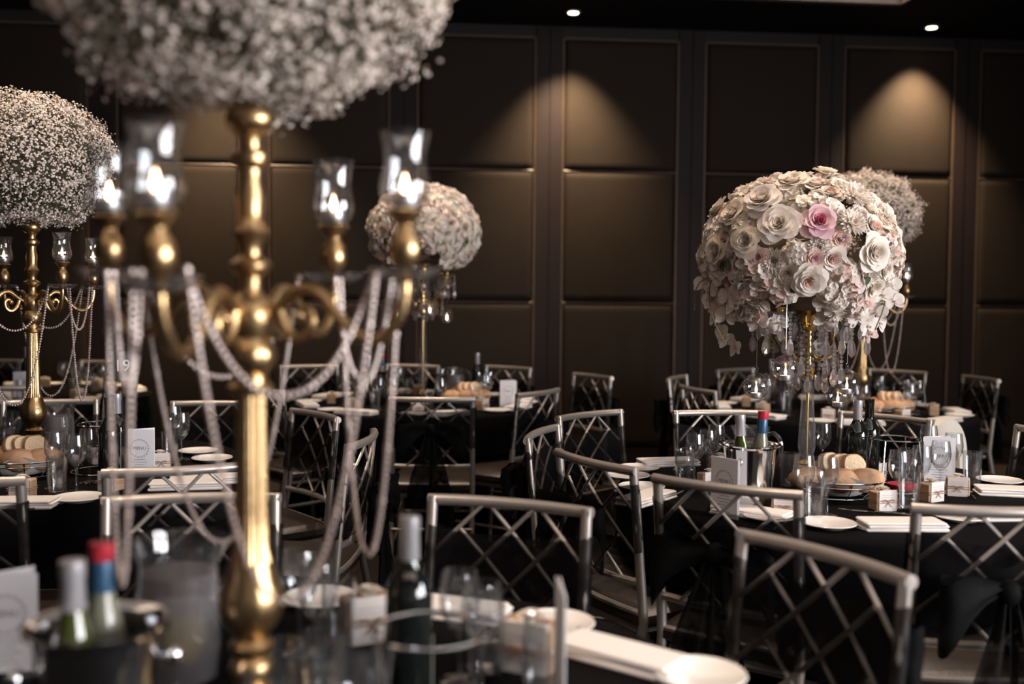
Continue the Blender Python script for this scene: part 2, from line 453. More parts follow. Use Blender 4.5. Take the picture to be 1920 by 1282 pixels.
# downlights: fixture + lamp
g = G(); g.lathe([(.040, .004), (.058, .004), (.062, -.004), (.056, -.012), (.040, -.010), (.040, .004)], 24); dl_ring = g.mesh('trim_ring', 'aluminium')
g = G(); g.lathe([(.0, -.002), (.038, -.006), (.038, -.011), (0, -.009)], 20); dl_lamp = g.mesh('lamp', 'lamp_glow')
def downlight(p, label, power, angle, blend=1.0, colr=WARM, tilt=(0, 0, 0), z=CEIL):
    spawn('downlight', [('trim_ring', dl_ring), ('lamp', dl_lamp)], (p[0], p[1], z), 0, label, 'downlight', 'recessed ceiling downlights')
    spot('downlight_beam', (p[0], p[1], z - .03), power, math.radians(angle), blend, colr, tilt)
def wall_s(px): # distance along the wall seen at pixel column px
    d = AT(px, 300, 8.3); return (WALL_M.inverted() @ d).x
for px, py, lbl in ((395, -12, 'round recessed downlight above the wall behind the foreground flowers'), (1075, 22, 'round recessed downlight glowing above the centre of the padded wall'), (1747, 50, 'round recessed downlight glowing near the top right corner')):
    downlight(U(px, py, CEIL), lbl, 290, 80, 1.0, WARM, tilt=(math.radians(9), 0, WANG))
for x, y, wh in ((-4.2, 1.2, 'left beside the camera'), (-4.2, 4.2, 'left beyond the left table'), (4.2, 2.2, 'right beside the windows'), (4.2, 5.2, 'right beyond the right table'), (0.4, -3.4, 'behind the camera to the right'), (-2.4, -3.4, 'behind the camera to the left')):
    downlight((x, y), 'recessed downlight in the black ceiling border, ' + wh, 18, 110, 1.0, SOFTWARM)
# narrow downlights added unseen in the tray, for overhead light on the tables
for tb_, (x, y) in (('nearest', (-.25, 1.3)), ('left', (-1.9, 3.7)), ('right', (1.25, 3.3)), ('far middle', (-.6, 5.6)), ('far right', (1.9, 5.5))):
    downlight((x, y), 'added unseen downlight in the white ceiling tray above the %s table' % tb_, 105, 78, 1.0, SOFTWARM, z=CEIL + .31)
# added unseen fill lights along the white tray's edges, shining up
TW, TL = x1 - x0, y1 - y0
for nm, lx, ly, sx, sy in (('left', x0 + .12, (y0 + y1) / 2, .12, TL - .6), ('right', x1 - .12, (y0 + y1) / 2, .12, TL - .6), ('near', (x0 + x1) / 2, y0 + .12, TW - .6, .12), ('far', (x0 + x1) / 2, y1 - .16, TW - .3, .12)):
    q = CA @ Vector((lx, ly, CEIL + .08)); e = (Matrix.Rotation(WANG * 1.3, 3, 'Z') @ Matrix.Rotation(PI, 3, 'X')).to_euler()
    area_light('tray_fill', q, e, sx, sy, 8, SOFTWARM)

# ================================================================== TABLES (centres in metres) AND CHAIRS
TZ = .75; TR = .78
TAB = {'F': (-.388, 1.477), 'L': (-1.85, 3.84), 'R': (1.16, 3.44), 'C': (-.58, 6.17), 'D': (1.95, 5.95), 'B': (-3.2, 6.55)}
TNAME = {'F': 'nearest table under the big candelabra', 'L': 'left table with the smaller gold candelabra', 'R': 'right table under the large rose ball',
         'C': 'far middle table under the small rose ball', 'D': 'far right table behind the rose ball', 'B': 'far left table by the wall'}
# ---- chair: silver lattice-back banquet chair with black organza sash
HW = .198; BOW = .030
def back_y(x, z):            # rear surface curve: rail bows backwards, posts rake back
    return -BOW * (1 - (x / HW) ** 2) * (1 if z > .5 else .4) + (.915 - z) * .10
def chair_parts():
    P = []
    g = G(); pts = [(x * (HW + .012), back_y(x * HW, .905), .905) for x in [k / 6 for k in range(-6, 7)]]
    g.tube(pts, .0140, 10); P.append(('top_rail', g.mesh('top_rail', 'silver')))
    for s in (-1, 1):
        g = G(); g.tube([(s * HW, back_y(HW, .912), .915), (s * HW, back_y(HW, .7), .70), (s * HW, back_y(HW, .45), .45), (s * HW, -.005, .2), (s * HW, -.03, 0)], [.0135, .0135, .0145, .0135, .011], 10)
        P.append(('rear_post', g.mesh('rear_post', 'silver')))
        g = G(); g.tube([(s * .185, .425, .44), (s * .187, .43, .2), (s * .19, .44, 0)], [.015, .014, .011], 10); P.append(('front_leg', g.mesh('front_leg', 'silver')))
    W_, H_ = 2 * HW, .335
    segs = [((.333, 0), (1, .80)), ((.167, .2), (.83, 1)), ((.667, 0), (1, .4)), ((.167, .6), (.5, 1))]
    allsegs = segs + [((1 - a[0], a[1]), (1 - b[0], b[1])) for a, b in segs]
    for k, (a, b) in enumerate(allsegs):
        g = G(); pts = []
        for t in (0, .25, .5, .75, 1):
            u = a[0] + (b[0] - a[0]) * t; v = a[1] + (b[1] - a[1]) * t
            x = (u - .5) * W_; z = .905 - v * H_
            pts.append((x, back_y(x, z) + (.004 if k < 4 else -.004), z))
        g.tube(pts, .0053, 8); P.append(('lattice_bar', g.mesh('lattice_bar', 'silver')))
    for nm, z, r in (('lattice_rail', .57, .0115), ('back_rail', .475, .010), ('rear_stretcher', .26, .008)):
        g = G(); g.tube([(x * HW, back_y(x * HW, z) if z > .3 else -.005, z) for x in (-1, -.5, 0, .5, 1)], r, 8); P.append((nm, g.mesh(nm, 'silver')))
    for s in (-1, 1):
        g = G(); g.cyl((s * .19, .02, .30), (s * .187, .43, .30), .008); g.cyl((s * .19, .01, .20), (s * .187, .43, .20), .008); P.append(('side_stretcher', g.mesh('side_stretcher', 'silver')))
    g = G(); g.cyl((-.187, .43, .26), (.187, .43, .26), .008); P.append(('front_stretcher', g.mesh('front_stretcher', 'silver')))
    g = G(); g.bbox((0, .235, .420), (.36, .38, .030), .008); P.append(('seat_frame', g.mesh('seat_frame', 'silver')))
    g = G(); g.bbox((0, .24, .460), (.415, .415, .062), .020); P.append(('seat_cushion', g.mesh('seat_cushion', 'cushion')))
    return P
def sash_meshes(seed, z0, z1):
    rnd = random.Random(seed); ph = [rnd.uniform(0, 6) for _ in range(6)]
    g = G(); n = 40; L = []
    # plan loop round both posts, hugging the bowed back
    loop = []
    for k in range(n):
        t = k / n
        if t < .5:
            x = -HW - .02 + (2 * HW + .04) * (t * 2); side = 1
        else:
            x = HW + .02 - (2 * HW + .04) * (t * 2 - 1); side = -1
        loop.append((x, side))
    rows = 7; vs = []
    for j in range(rows + 1):
        for k, (x, side) in enumerate(loop):
            e = abs(x) / (HW + .02)
            pin = 1 - .45 * math.exp(-(x / .07) ** 2) * (1 if side < 0 else .25)      # gathered towards the knot at the back
            zc = (z0 + z1) / 2; hh = (z1 - z0) / 2 * pin
            z = zc + (j / rows * 2 - 1) * hh + .008 * math.sin(9 * x * 3 + ph[0] + j) - .015 * (1 - e * e) * (.5 if side > 0 else 1)
            off = .020 if e < .97 else .004
            y = back_y(min(HW, max(-HW, x)), z) + side * (off + .004 * math.sin(20 * x + ph[1] + j * 1.3))
            vs.append((x, y, z))
    fs = [(j * n + k, j * n + (k + 1) % n, (j + 1) * n + (k + 1) % n, (j + 1) * n + k) for j in range(rows) for k in range(n)]
    g.add(vs, fs); band = g.mesh('sash', 'organza', True, 0)
    g = G(); zc = (z0 + z1) / 2; yb = back_y(0, zc) - .035
    g.ball((0, yb - .012, zc), .030, 10, 6, sc_=(1.0, .8, 1.15))
    for s in (-1, 1):      # loops
        def lp(u, v, s=s):
            a = u * 2 * PI
            x = s * (.015 + .155 * (math.sin(a / 2) ** .8)) ; w_ = .018 + .075 * math.sin(a / 2)
            zz = zc + .012 * math.cos(a) + (v - .5) * 2 * w_ - .05 * (x * s / .17) ** 2 + .008 * math.sin(14 * u + ph[2] + 5 * v)
            return (x, yb - .02 - .045 * math.sin(a) * .6 - .02 * math.sin(a / 2) + .006 * math.sin(9 * v + ph[3]), zz)
        g.grid(lp, 14, 5)
        def tl(u, v, s=s):
            x = s * (.012 + .055 * u) + (v - .5) * (.03 + .085 * min(1, u * 1.6)); zz = zc - .01 - u * (.42 + .05 * s)
            return (x, yb - .015 - .05 * math.sin(u * 2.2) * .6 + .010 * math.sin(v * 11 + ph[4 + (s > 0)] + 2 * u), zz)
        g.grid(tl, 7, 10) if False else g.grid(lambda a, b, f=tl: f(b, a), 10, 7)
    bow = g.mesh('bow', 'organza_bow', True, 0)
    return band, bow
CH = chair_parts()
SASH = [sash_meshes(1, .62, .845), sash_meshes(2, .60, .84), sash_meshes(3, .66, .86)]
CHAIRS = []   # (x, y, rz, table)
NCH = [0]
NUDGE = {18: (.02, .02, -.15), 20: (-.012, .005, .05), 21: (.006, -.008, 0), 26: (-.006, .02, .04), 27: (-.012, .02, 0), 25: (.03, -.02, 0), 8: (.008, .0, 0), 7: (.005, .01, 0), 29: (.015, 0, 0)}
def chair(p1, p2, tb, label, bow=True, zr=.905, flip=False):
    a = U(p1[0], p1[1], zr); b = U(p2[0], p2[1], zr)
    chair_at((a + b) / 2, b - a, tb, label, bow, flip)
def chair_at(mid, d, tb, label, bow=True, flip=False):
    d = Vector((d.x, d.y, 0)).normalized(); nrm = Vector((-d.y, d.x, 0)); c = Vector((*TAB[tb], 0))
    if nrm.dot(c - Vector((mid.x, mid.y, 0))) < 0: nrm = -nrm
    if flip: nrm = -nrm
    rz = math.atan2(-nrm.x, nrm.y)
    nx, ny, nr = NUDGE.get(NCH[0], (0, 0, 0)); mid = Vector((mid.x + nx, mid.y + ny, 0)); rz += nr     # keep neighbouring seats apart
    sb, sw = SASH[NCH[0] % 3]; NCH[0] += 1
    spawn('banquet_chair', CH + [('sash', sb, None, [('bow', sw)] if bow else [])], (mid.x, mid.y, 0), rz, label, 'chair', 'silver banquet chairs with black sashes')
    CHAIRS.append((mid.x, mid.y, rz, tb))
S_ = 'silver lattice-back chair with black sash'
chair((803, 935), (1110, 962), 'F', 'silver lattice-back chair facing the camera behind the dark wine bottle, nearest table')
chair((190, 942), (525, 934), 'F', 'silver lattice-back chair directly behind the big gold candelabra column, nearest table')
chair((1390, 1003), (1703, 1090), 'F', 'silver chair nearest the camera at lower right, rail sloping down right')
chair((-240, 905), (20, 902), 'L', 'silver chair cut by the left picture edge, black sash around its post')
chair((228, 886), (445, 873), 'L', 'silver chair in front of the menu card at the left table')
chair((325, 757), (488, 757), 'L', 'silver chair facing the camera across the left table, right of the menu card')
chair((5, 756), (182, 753), 'L', 'silver chair right behind the gold candelabra on the left table')
chair_at(Vector((-.530, 3.47, 0)), Vector((.03, .4, 0)), 'L', 'silver chair seen edge-on with curled rail, between the two near tables')
chair((545, 770), (628, 787), 'L', 'silver chair turned left just right of the big candelabra column')
chair((151, 678), (247, 680), 'B', 'silver chair against the far wall behind the number nineteen sign')
chair_at(Vector((-2.42, 6.16, 0)), Vector((.03, .4, 0)), 'B', 'silver chair seen side-on next to the number nineteen sign')
chair((-60, 676), (45, 677), 'B', 'silver chair far left against the wall, behind the left candelabra')
chair((-95, 727), (45, 728), 'B', 'silver chair with its back to us at the far left edge, behind the candelabra')
chair((527, 688), (632, 687), 'C', 'silver chair against the wall, left one behind the far middle table')
chair((722, 685), (825, 688), 'C', 'silver chair against the wall below the small rose ball')
chair((905, 687), (1002, 693), 'C', 'silver chair against the wall right of the small rose ball')
chair((1073, 701), (1150, 710), 'C', 'silver chair standing alone against the dark wall, right of the far middle table')
chair((733, 748), (888, 749), 'C', 'silver chair with large black bow, back to us, at the far middle table')
chair((967, 744), (1035, 730), 'C', 'silver chair angled at the right end of the far middle table')
chair((432, 722), (560, 740), 'C', 'silver chair half hidden by the big candelabra column at the far middle table')
chair((1060, 848), (1190, 884), 'R', 'silver chair with sloping curved rail left of the right table, beside the plates')
chair((1228, 896), (1490, 927), 'R', 'silver chair with big black bow in front of the menu card, right table')
chair((1722, 953), (2030, 958), 'R', 'silver chair with wide black bow cut by the lower right picture edge')
chair((1268, 775), (1432, 775), 'R', 'silver chair facing us directly behind the ice bucket with two bottles')
chair((1572, 775), (1749, 792), 'R', 'silver chair facing us between the crystal column and the high chair')
chair((1880, 797), (1985, 830), 'R', 'silver chair at the right picture edge beyond the high chair')
chair((990, 827), (1050, 803), 'R', 'silver chair seen nearly edge-on with black sash, left of the right table')
chair((1050, 787), (1172, 773), 'R', 'silver chair behind the edge-on chair, left of the ice bucket')
chair((1628, 694), (1738, 700), 'D', 'silver chair against the wall behind the bread at the far right table')
chair((1793, 704), (1878, 716), 'D', 'silver chair at far right beyond the high chair, by the wall')
chair_at(Vector((1.06, 6.35, 0)), Vector((.2, .42, 0)), 'D', 'silver chair in the dark at the left end of the far right table, rear one')
chair_at(Vector((1.04, 5.55, 0)), Vector((.12, -.4, 0)), 'D', 'silver chair in the dark at the left end of the far right table, front one')
chair((1338, 697), (1418, 692), 'D', 'silver chair behind the hanging glass globe left of the crystal column')

# ---- black floor-length cloths, pushed in where chairs are tucked under
def cloth(tb):
    cx, cy = TAB[tb]; g = G(); n = 96; rnd = random.Random(ord(tb)); ph = [rnd.uniform(0, 6) for _ in range(4)]
    loc = []
    for (x, y, rz, t) in CHAIRS:
        loc.append((x - cx, y - cy, math.cos(-rz), math.sin(-rz)))
    prof = [(0, TZ), (.3, TZ), (.6, TZ), (TR - .02, TZ), (TR - .004, TZ - .003), (TR + .004, TZ - .014), (TR + .007, .62), (TR + .01, .53), (TR + .012, .49), (TR + .013, .30), (TR + .015, .15), (TR + .018, 0.004)]
    vs = []
    for r, z in prof:
        for i in range(n):
            a = 2 * PI * i / n; k = max(0, (TZ - .02 - z) / TZ) if r > TR else 0
            rr = r + k * (.022 * math.sin(11 * a + ph[0]) + .014 * math.sin(19 * a + ph[1]) - .012)
            if z < .505 and r > TR - .1:
                for _ in range(34):
                    X, Y = rr * math.cos(a), rr * math.sin(a); hit = False
                    for (dx, dy, c_, s_) in loc:
                        lx = c_ * (X - dx) - s_ * (Y - dy); ly = s_ * (X - dx) + c_ * (Y - dy)
                        if abs(lx) < .245 and -.06 < ly < .475: hit = True; break
                    if not hit: break
                    rr -= .016
            vs.append((rr * math.cos(a), rr * math.sin(a), z))
    fs = [(k * n + i, k * n + (i + 1) % n, (k + 1) * n + (i + 1) % n, (k + 1) * n + i) for k in range(len(prof) - 1) for i in range(n)]
    g.add(vs, fs)
    o = put('tablecloth', g.mesh('tablecloth', 'cloth_black', True, 50), None, (cx, cy, 0))
    tag(o, 'black floor-length cloth over the round %s' % TNAME[tb], 'tablecloth', 'black tablecloths')
for tb in TAB: cloth(tb)

# ================================================================== CANDELABRA
def spline(pts, n=8):
    pts = [Vector(p) for p in pts]; out = []
    for i in range(len(pts) - 1):
        p0 = pts[max(0, i - 1)]; p1 = pts[i]; p2 = pts[i + 1]; p3 = pts[min(len(pts) - 1, i + 2)]
        for k in range(n):
            t = k / n
            out.append(.5 * ((2 * p1) + (p2 - p0) * t + (2 * p0 - 5 * p1 + 4 * p2 - p3) * t * t + (3 * p1 - p0 - 3 * p2 + p3) * t ** 3))
    out.append(pts[-1]); return out
ARM_R = .245; CUP_Z = .775
def candelabra_parts():
    P = []
    g = G(); g.lathe([(0, 0), (.078, 0), (.080, .008), (.070, .016), (.066, .026), (.050, .036), (.030, .050), (.024, .075)], 32); P.append(('base', g.mesh('base', 'gold')))
    g = G(); g.lathe([(.024, .072), (.030, .082), (.034, .094), (.030, .106), (.025, .112), (.032, .122), (.033, .130), (.024, .140), (.028, .147), (.040, .165), (.0475, .190), (.046, .212), (.036, .236), (.033, .256)], 40,
                    mod=lambda a, z: 1 + (.035 * abs(math.sin(6 * a)) if .15 < z < .24 else 0)); bulb = g.mesh('bulb', 'gold')
    P.append(('bulb', bulb))
    g = G(); g.lathe([(.033, .254), (.0265, .275), (.0245, .33), (.0235, .42), (.022, .50), (.0225, .507)], 60, mod=lambda a, z: 1 - .07 * (abs(math.sin(10 * a)) < .45)); P.append(('fluted_column', g.mesh('fluted_column', 'gold', True, 60)))
    g = G(); g.lathe([(.0225, .505), (.033, .510), (.034, .518), (.026, .524), (.024, .535), (.034, .548), (.038, .562), (.036, .578), (.030, .590), (.033, .600), (.037, .614), (.037, .632), (.030, .645), (.020, .655)], 32,
                    mod=lambda a, z: 1 + (.04 * abs(math.sin(5 * a)) if .54 < z < .585 else 0)); P.append(('hub', g.mesh('hub', 'gold')))
    g = G(); g.lathe([(.020, .653), (.016, .668), (.017, .680), (.030, .692), (.031, .700), (.017, .710), (.016, .722), (.022, .735), (.027, .746), (.020, .758), (.019, .775), (.021, .800), (.016, .820), (.017, .838), (.028, .848), (.028, .858), (.016, .866), (.015, .880), (.020, .890)], 28)
    P.append(('turned_stem', g.mesh('turned_stem', 'gold')))
    g = G(); g.lathe([(.020, .888), (.032, .898), (.036, .908), (.033, .922), (.024, .935), (0, .938)], 28); P.append(('top_cup', g.mesh('top_cup', 'gold')))
    g = G(); g.tube(spline([(.030, 0, .625), (.055, 0, .640), (.085, 0, .662), (.115, 0, .655), (.145, 0, .620), (.178, 0, .594), (.212, 0, .594), (.236, 0, .622), (ARM_R, 0, .655), (ARM_R, 0, .676)], 5), [.0085] * 46, 10)
    arm = g.mesh('arm', 'gold')
    g = G(); g.tube(spline([(.048, 0, .636), (.058, 0, .606), (.078, 0, .590), (.098, 0, .600), (.102, 0, .622), (.090, 0, .634), (.080, 0, .624)], 4), [.0075 - .0001 * k for k in range(25)], 8)
    g.ball((.080, 0, .624), .010, 8, 5); scroll = g.mesh('scroll', 'gold')
    g = G(); g.lathe([(.008, .676), (.030, .676), (.048, .686), (.052, .693), (.049, .693), (.029, .680), (.008, .681)], 24, (ARM_R, 0, 0)); pan = g.mesh('drip_pan', 'glass_smoke')
    g = G(); g.lathe([(.008, .672), (.013, .678), (.009, .690), (.014, .697), (.021, .707), (.0225, .722), (.019, .738), (.013, .747), (.012, .754), (.021, .764), (.027, .771), (.023, .775), (0, .775)], 24, (ARM_R, 0, 0)); cup = g.mesh('candle_cup', 'gold')
    for k in range(4):
        P.append(('arm', arm, Matrix.Rotation(k * PI / 2, 4, 'Z'), [('scroll', scroll), ('drip_pan', pan), ('candle_cup', cup)]))
    return P
CANDEL = candelabra_parts()
# votive hurricane glass and tealight
g = G(); g.lathe([(.018, .000), (.030, .010), (.0345, .026), (.033, .042), (.0285, .062), (.0295, .085), (.0345, .108), (.0335, .108), (.0282, .085), (.0272, .062), (.0315, .042), (.033, .026), (.029, .012), (.015, .004), (0, .004)], 28)
VOTIVE = g.mesh('votive_glass', 'glass')
def tealight_parts():
    g = G(); g.lathe([(0, 0), (.0185, 0), (.019, .001), (.019, .017), (.0183, .017), (.0183, .012)], 20); cup = g.mesh('cup', 'aluminium')
    g = G(); g.lathe([(.0181, .004), (.0181, .0145), (0, .0138)], 20); wax = g.mesh('wax', 'wax')
    g = G(); g.cyl((0, 0, .0135), (.001, 0, .021), .0008, 5); wick = g.mesh('wick', 'wick')
    g = G(); g.lathe([(0, .017), (.0035, .021), (.0048, .026), (.0038, .033), (.0016, .041), (0, .046)], 10); fl = g.mesh('flame', 'flame', True, 0)
    return [('cup', cup), ('wax', wax), ('wick', wick), ('flame', fl)]
TEA = tealight_parts()
def strand(p0, p1, sag, name, label, group, bead_r=.0048, parent_loc=None):
    p0 = Vector(p0); p1 = Vector(p1); pts = []
    N = 80
    for k in range(N + 1):
        t = k / N; q = p0.lerp(p1, t)
        c = 1 - (2 * t - 1) ** 2
        e = 1 - abs(2 * t - 1) ** 2.6
        # swags pull in towards the stem axis a little as they hang
        q = Vector((q.x * (1 - .0 * c), q.y, q.z - sag * (.55 * c + .45 * e)))
        pts.append(q)
    # resample
    L = [0]
    for a, b in zip(pts, pts[1:]): L.append(L[-1] + (b - a).length)
    step = bead_r * 2.02; g = G(); s = 0; i = 0; kk = 0
    while s < L[-1]:
        while L[i + 1] < s: i += 1
        t = (s - L[i]) / max(1e-6, L[i + 1] - L[i]); q = pts[i].lerp(pts[i + 1], t)
        g.ball(q, bead_r * (1.0 if kk % 9 else 1.25), 6, 3); s += step; kk += 1
    return g.mesh(name, 'bead_crystal', False)
DIRS = ('left far', 'left near', 'right near', 'right far')
def candelabra(loc, rz, who, label, candle_names, bend=((0, 0),) * 4):
    M0 = Matrix.Translation(loc) @ Matrix.Rotation(rz, 4, 'Z')
    AM = [Matrix.Rotation(k * PI / 2 + bend[k][0], 4, 'Z') @ Matrix.Translation((.03, 0, .63)) @ Matrix.Rotation(bend[k][1], 4, 'Y') @ Matrix.Translation((-.03, 0, -.63)) for k in range(4)]
    spawn('candelabra', CANDEL[:-4] + [(p[0], p[1], AM[k], p[3]) for k, p in enumerate(CANDEL[-4:])], None, 0, label, 'candelabra', 'gold candelabra', M=M0)
    ends = []
    for k in range(4):
        x, y, z = M0 @ AM[k] @ Vector((ARM_R, 0, CUP_Z))
        if candle_names[k] and -30 < PROJ((x, y, z + .05))[0] < 1950:
            vo = put('votive_glass', VOTIVE, None, (x, y, z)); tag(vo, 'clear hurricane votive glass on %s' % candle_names[k], 'candle glass', 'votive glasses on the candelabra')
            spawn('tealight_candle', TEA, (x, y, z + .005), random.uniform(0, 6), 'lit tealight inside the glass on %s' % candle_names[k], 'candle', 'lit tealights on the candelabra')
    return M0
STR_CACHE = {}
def strands_for(M0, who, only=None):
    for k in range(4):
        for deep in (0, 1):
            key = (k, deep)
            a0 = k * PI / 2; a1 = (k + 1) * PI / 2
            q0 = Vector((ARM_R * math.cos(a0), ARM_R * math.sin(a0), .684)); q1 = Vector((ARM_R * math.cos(a1), ARM_R * math.sin(a1), .684))
            d = (q1 - q0).normalized(); q0 = q0 + d * .047 + Vector((0, 0, 0)); q1 = q1 - d * .047
            out = Vector((math.cos((a0 + a1) / 2), math.sin((a0 + a1) / 2), 0)) * (.010 if deep else -.0)
            if key not in STR_CACHE:
                STR_CACHE[key] = strand(q0 + out, q1 + out, .44 if deep else .165, 'bead_garland', '', '')
            mid = PROJ(M0 @ ((q0 + q1) / 2))
            o = put('bead_garland', STR_CACHE[key], None, M=M0)
            tag(o, '%s bead garland on the %s' % ('long low-hanging' if deep else 'short upper', who), 'garland', 'bead garlands on the %s' % who)
            o['px'] = mid[0] + (1000 if M0.translation.y < (M0 @ q0).y else 0) * 0; LABELS.setdefault(o['label'], []).append(o)
cF = (TAB['F'][0], TAB['F'][1], TZ); cL = (-1.85, 3.84, TZ); cD = (2.08, 5.9, TZ)
MF = candelabra(cF, math.radians(-16), 'F', 'large blurred gold candelabra with four scrolled arms in the foreground', ['the nearest big candelabra, rightmost arm', 'the nearest big candelabra, far arm right of the stem', 'the nearest big candelabra, leftmost arm', 'the nearest big candelabra, near arm left of the stem'], ((0, 0), (-.06, 0), (0, 0), (.085, .09)))
ML = candelabra(cL, math.radians(50), 'L', 'sharp gold candelabra with fluted column on the left table', ['the left table candelabra, rightmost arm', 'the left table candelabra, far arm at picture edge', None, 'the left table candelabra, near arm beside the stem'])
MD = candelabra(cD, math.radians(-4), 'D', 'gold candelabra half hidden behind the large rose ball', ['the hidden candelabra, arm right of the rose ball', None, None, 'the hidden candelabra, arm behind the rose ball'])
strands_for(MF, 'big foreground candelabra'); strands_for(ML, 'left table candelabra'); strands_for(MD, 'candelabra behind the rose ball')

# ---- baby's breath balls
def gyp_ball_parts(seed, rx=.305, rz_=.250, n=20000):
    rnd = random.Random(seed); g = G(); st = G()
    base = []
    for k in range(5):
        a = 2 * PI * k / 5; base.append((math.cos(a), math.sin(a)))
    for i in range(n):
        z = rnd.uniform(-1, 1); a = rnd.uniform(0, 2 * PI); q = math.sqrt(1 - z * z); d = Vector((q * math.cos(a), q * math.sin(a), z))
        nz = noise.noise(d * 3.1 + Vector((seed, 0, 0))) * .13 + noise.noise(d * 8 + Vector((0, seed, 0))) * .10
        cl = noise.noise(d * 13 + Vector((0, 0, seed)))
        if cl < -.22 and rnd.random() < .75: continue
        rad = 1.0 + nz - abs(rnd.gauss(0, .10)) + (.05 if rnd.random() < .1 else 0)
        p = Vector((d.x * rx * rad, d.y * rx * rad, d.z * rz_ * rad - (.040 * math.exp(-((q - .62) / .24) ** 2) if z < 0 else 0) * (.6 + 1.3 * noise.noise(d * 2.3 + Vector((9, seed, 0))))))
        up = (d + Vector((rnd.gauss(0, .5), rnd.gauss(0, .5), rnd.gauss(0, .5)))).normalized()
        M = Matrix.Translation(p) @ up.to_track_quat('Z', 'Y').to_matrix().to_4x4() @ Matrix.Rotation(rnd.uniform(0, 6), 4, 'Z')
        r = rnd.uniform(.0031, .0051)
        vs = [(0, 0, 0)] + [(c * r, s * r, r * .45) for c, s in base] + [(0, 0, r * .9)] + [(c * r * .55, s * r * .55, r * .75) for c, s in base]
        fs = [(0, 1 + k, 1 + (k + 1) % 5) for k in range(5)] + [(6, 7 + k, 7 + (k + 1) % 5) for k in range(5)] + [(1 + k, 1 + (k + 1) % 5, 7 + (k + 1) % 5, 7 + k) for k in range(5)]
        g.add(vs, fs, 0, M)
        if i % 4 == 0:
            b = p * rnd.uniform(.55, .8) + Vector((rnd.gauss(0, .01), rnd.gauss(0, .01), rnd.gauss(0, .01)))
            st.tube([b, p], [.0011, .0006], 3, cap=False)
    fl = g.mesh('blossoms', 'gyp_white', True, 0); stems = st.mesh('stems', 'stem', True, 0)
    g = G(); g.ball((0, 0, 0), 1, 20, 12, sc_=(rx * .72, rx * .72, rz_ * .72)); g.cyl((0, 0, -.232), (0, 0, -.15), .014, 8)
    core = g.mesh('core', 'core_olive', True, 0)  # dark core added inside to block light between the blossoms
    return [('core', core), ('stems', stems), ('blossoms', fl)]
GYP = gyp_ball_parts(3)
def gyp(loc, rz, label, sc_=1.0):
    r = spawn('babys_breath_ball', GYP, None, 0, label, 'flower arrangement', 'balls of baby breath flowers', M=Matrix.Translation(loc) @ Matrix.Rotation(rz, 4, 'Z') @ Matrix.Scale(sc_, 4))
    for c in r.children:
        if c.name.startswith(('blossoms', 'stems')): c['kind'] = 'stuff'
BALL_Z = TZ + .938 + .232
gyp((cF[0] - .004, cF[1], BALL_Z + .012), .4, 'huge blurred ball of white baby breath flowers cut by the top edge', 1.0)
gyp((cL[0] - .005, cL[1], BALL_Z), 2.1, 'ball of white baby breath flowers on the left table candelabra')
gyp((cD[0], cD[1], BALL_Z), 4.0, 'ball of baby breath peeking out behind the right side of the rose ball')

# ================================================================== BLOOMS
def petal(g, M, ln, wd, cup, curl, mi=0, nu=4, nv=4):
    def fn(u, v):
        t = v; e = 2 * u - 1; w_ = wd * max(.10, 1 - abs((t - .62) / .64) ** 2.4) ** .5
        x = e * w_
        y = ln * t * (1 - .20 * e * e * t)
        z = cup * (u - .5) ** 2 * 4 * wd + curl * ln * t * t
        return (x, y, z)
    g.grid(fn, nu, nv, mi, M)
def rose_mesh(mats, seed, petals=34, open_=1.0, mi_inner=0):
    rnd = random.Random(seed); g = G()
    for k in range(petals):
        t = k / (petals - 1)                       # 0 centre .. 1 outside
        a = k * 2.39996 + rnd.uniform(-.2, .2)
        r0 = .05 + .30 * t; tilt = math.radians(86 - 56 * t ** 1.4 * open_) + rnd.uniform(-.06, .06)
        ln = .40 + .46 * t; wd = .24 + .30 * t
        M = Matrix.Rotation(a, 4, 'Z') @ Matrix.Translation((0, r0 * .55, -.10 - .12 * t + .18)) @ Matrix.Rotation(tilt, 4, 'X')
        petal(g, M, ln, wd, .55 - .2 * t, -.10 - .38 * t, mi_inner if t < .35 else 0)
    g.ball((0, 0, .0), .28, 8, 5, mi_inner)
    return g.mesh('rose', mats, True, 0)
def mum_mesh(mats, seed):
    rnd = random.Random(seed); g = G()
    for ring, (n, tilt, ln) in enumerate(((7, 78, .35), (11, 60, .55), (15, 42, .72), (18, 24, .86), (20, 8, .92))):
        for k in range(n):
            a = 2 * PI * (k + ring * .5) / n + rnd.uniform(-.1, .1)
            M = Matrix.Rotation(a, 4, 'Z') @ Matrix.Translation((0, .06, .05)) @ Matrix.Rotation(math.radians(tilt) + rnd.uniform(-.1, .1), 4, 'X')
            petal(g, M, ln, .10, .5, .12, 0, 2, 3)
    g.ball((0, 0, 0), .2, 8, 4)
    return g.mesh('chrysanthemum', mats, True, 0)
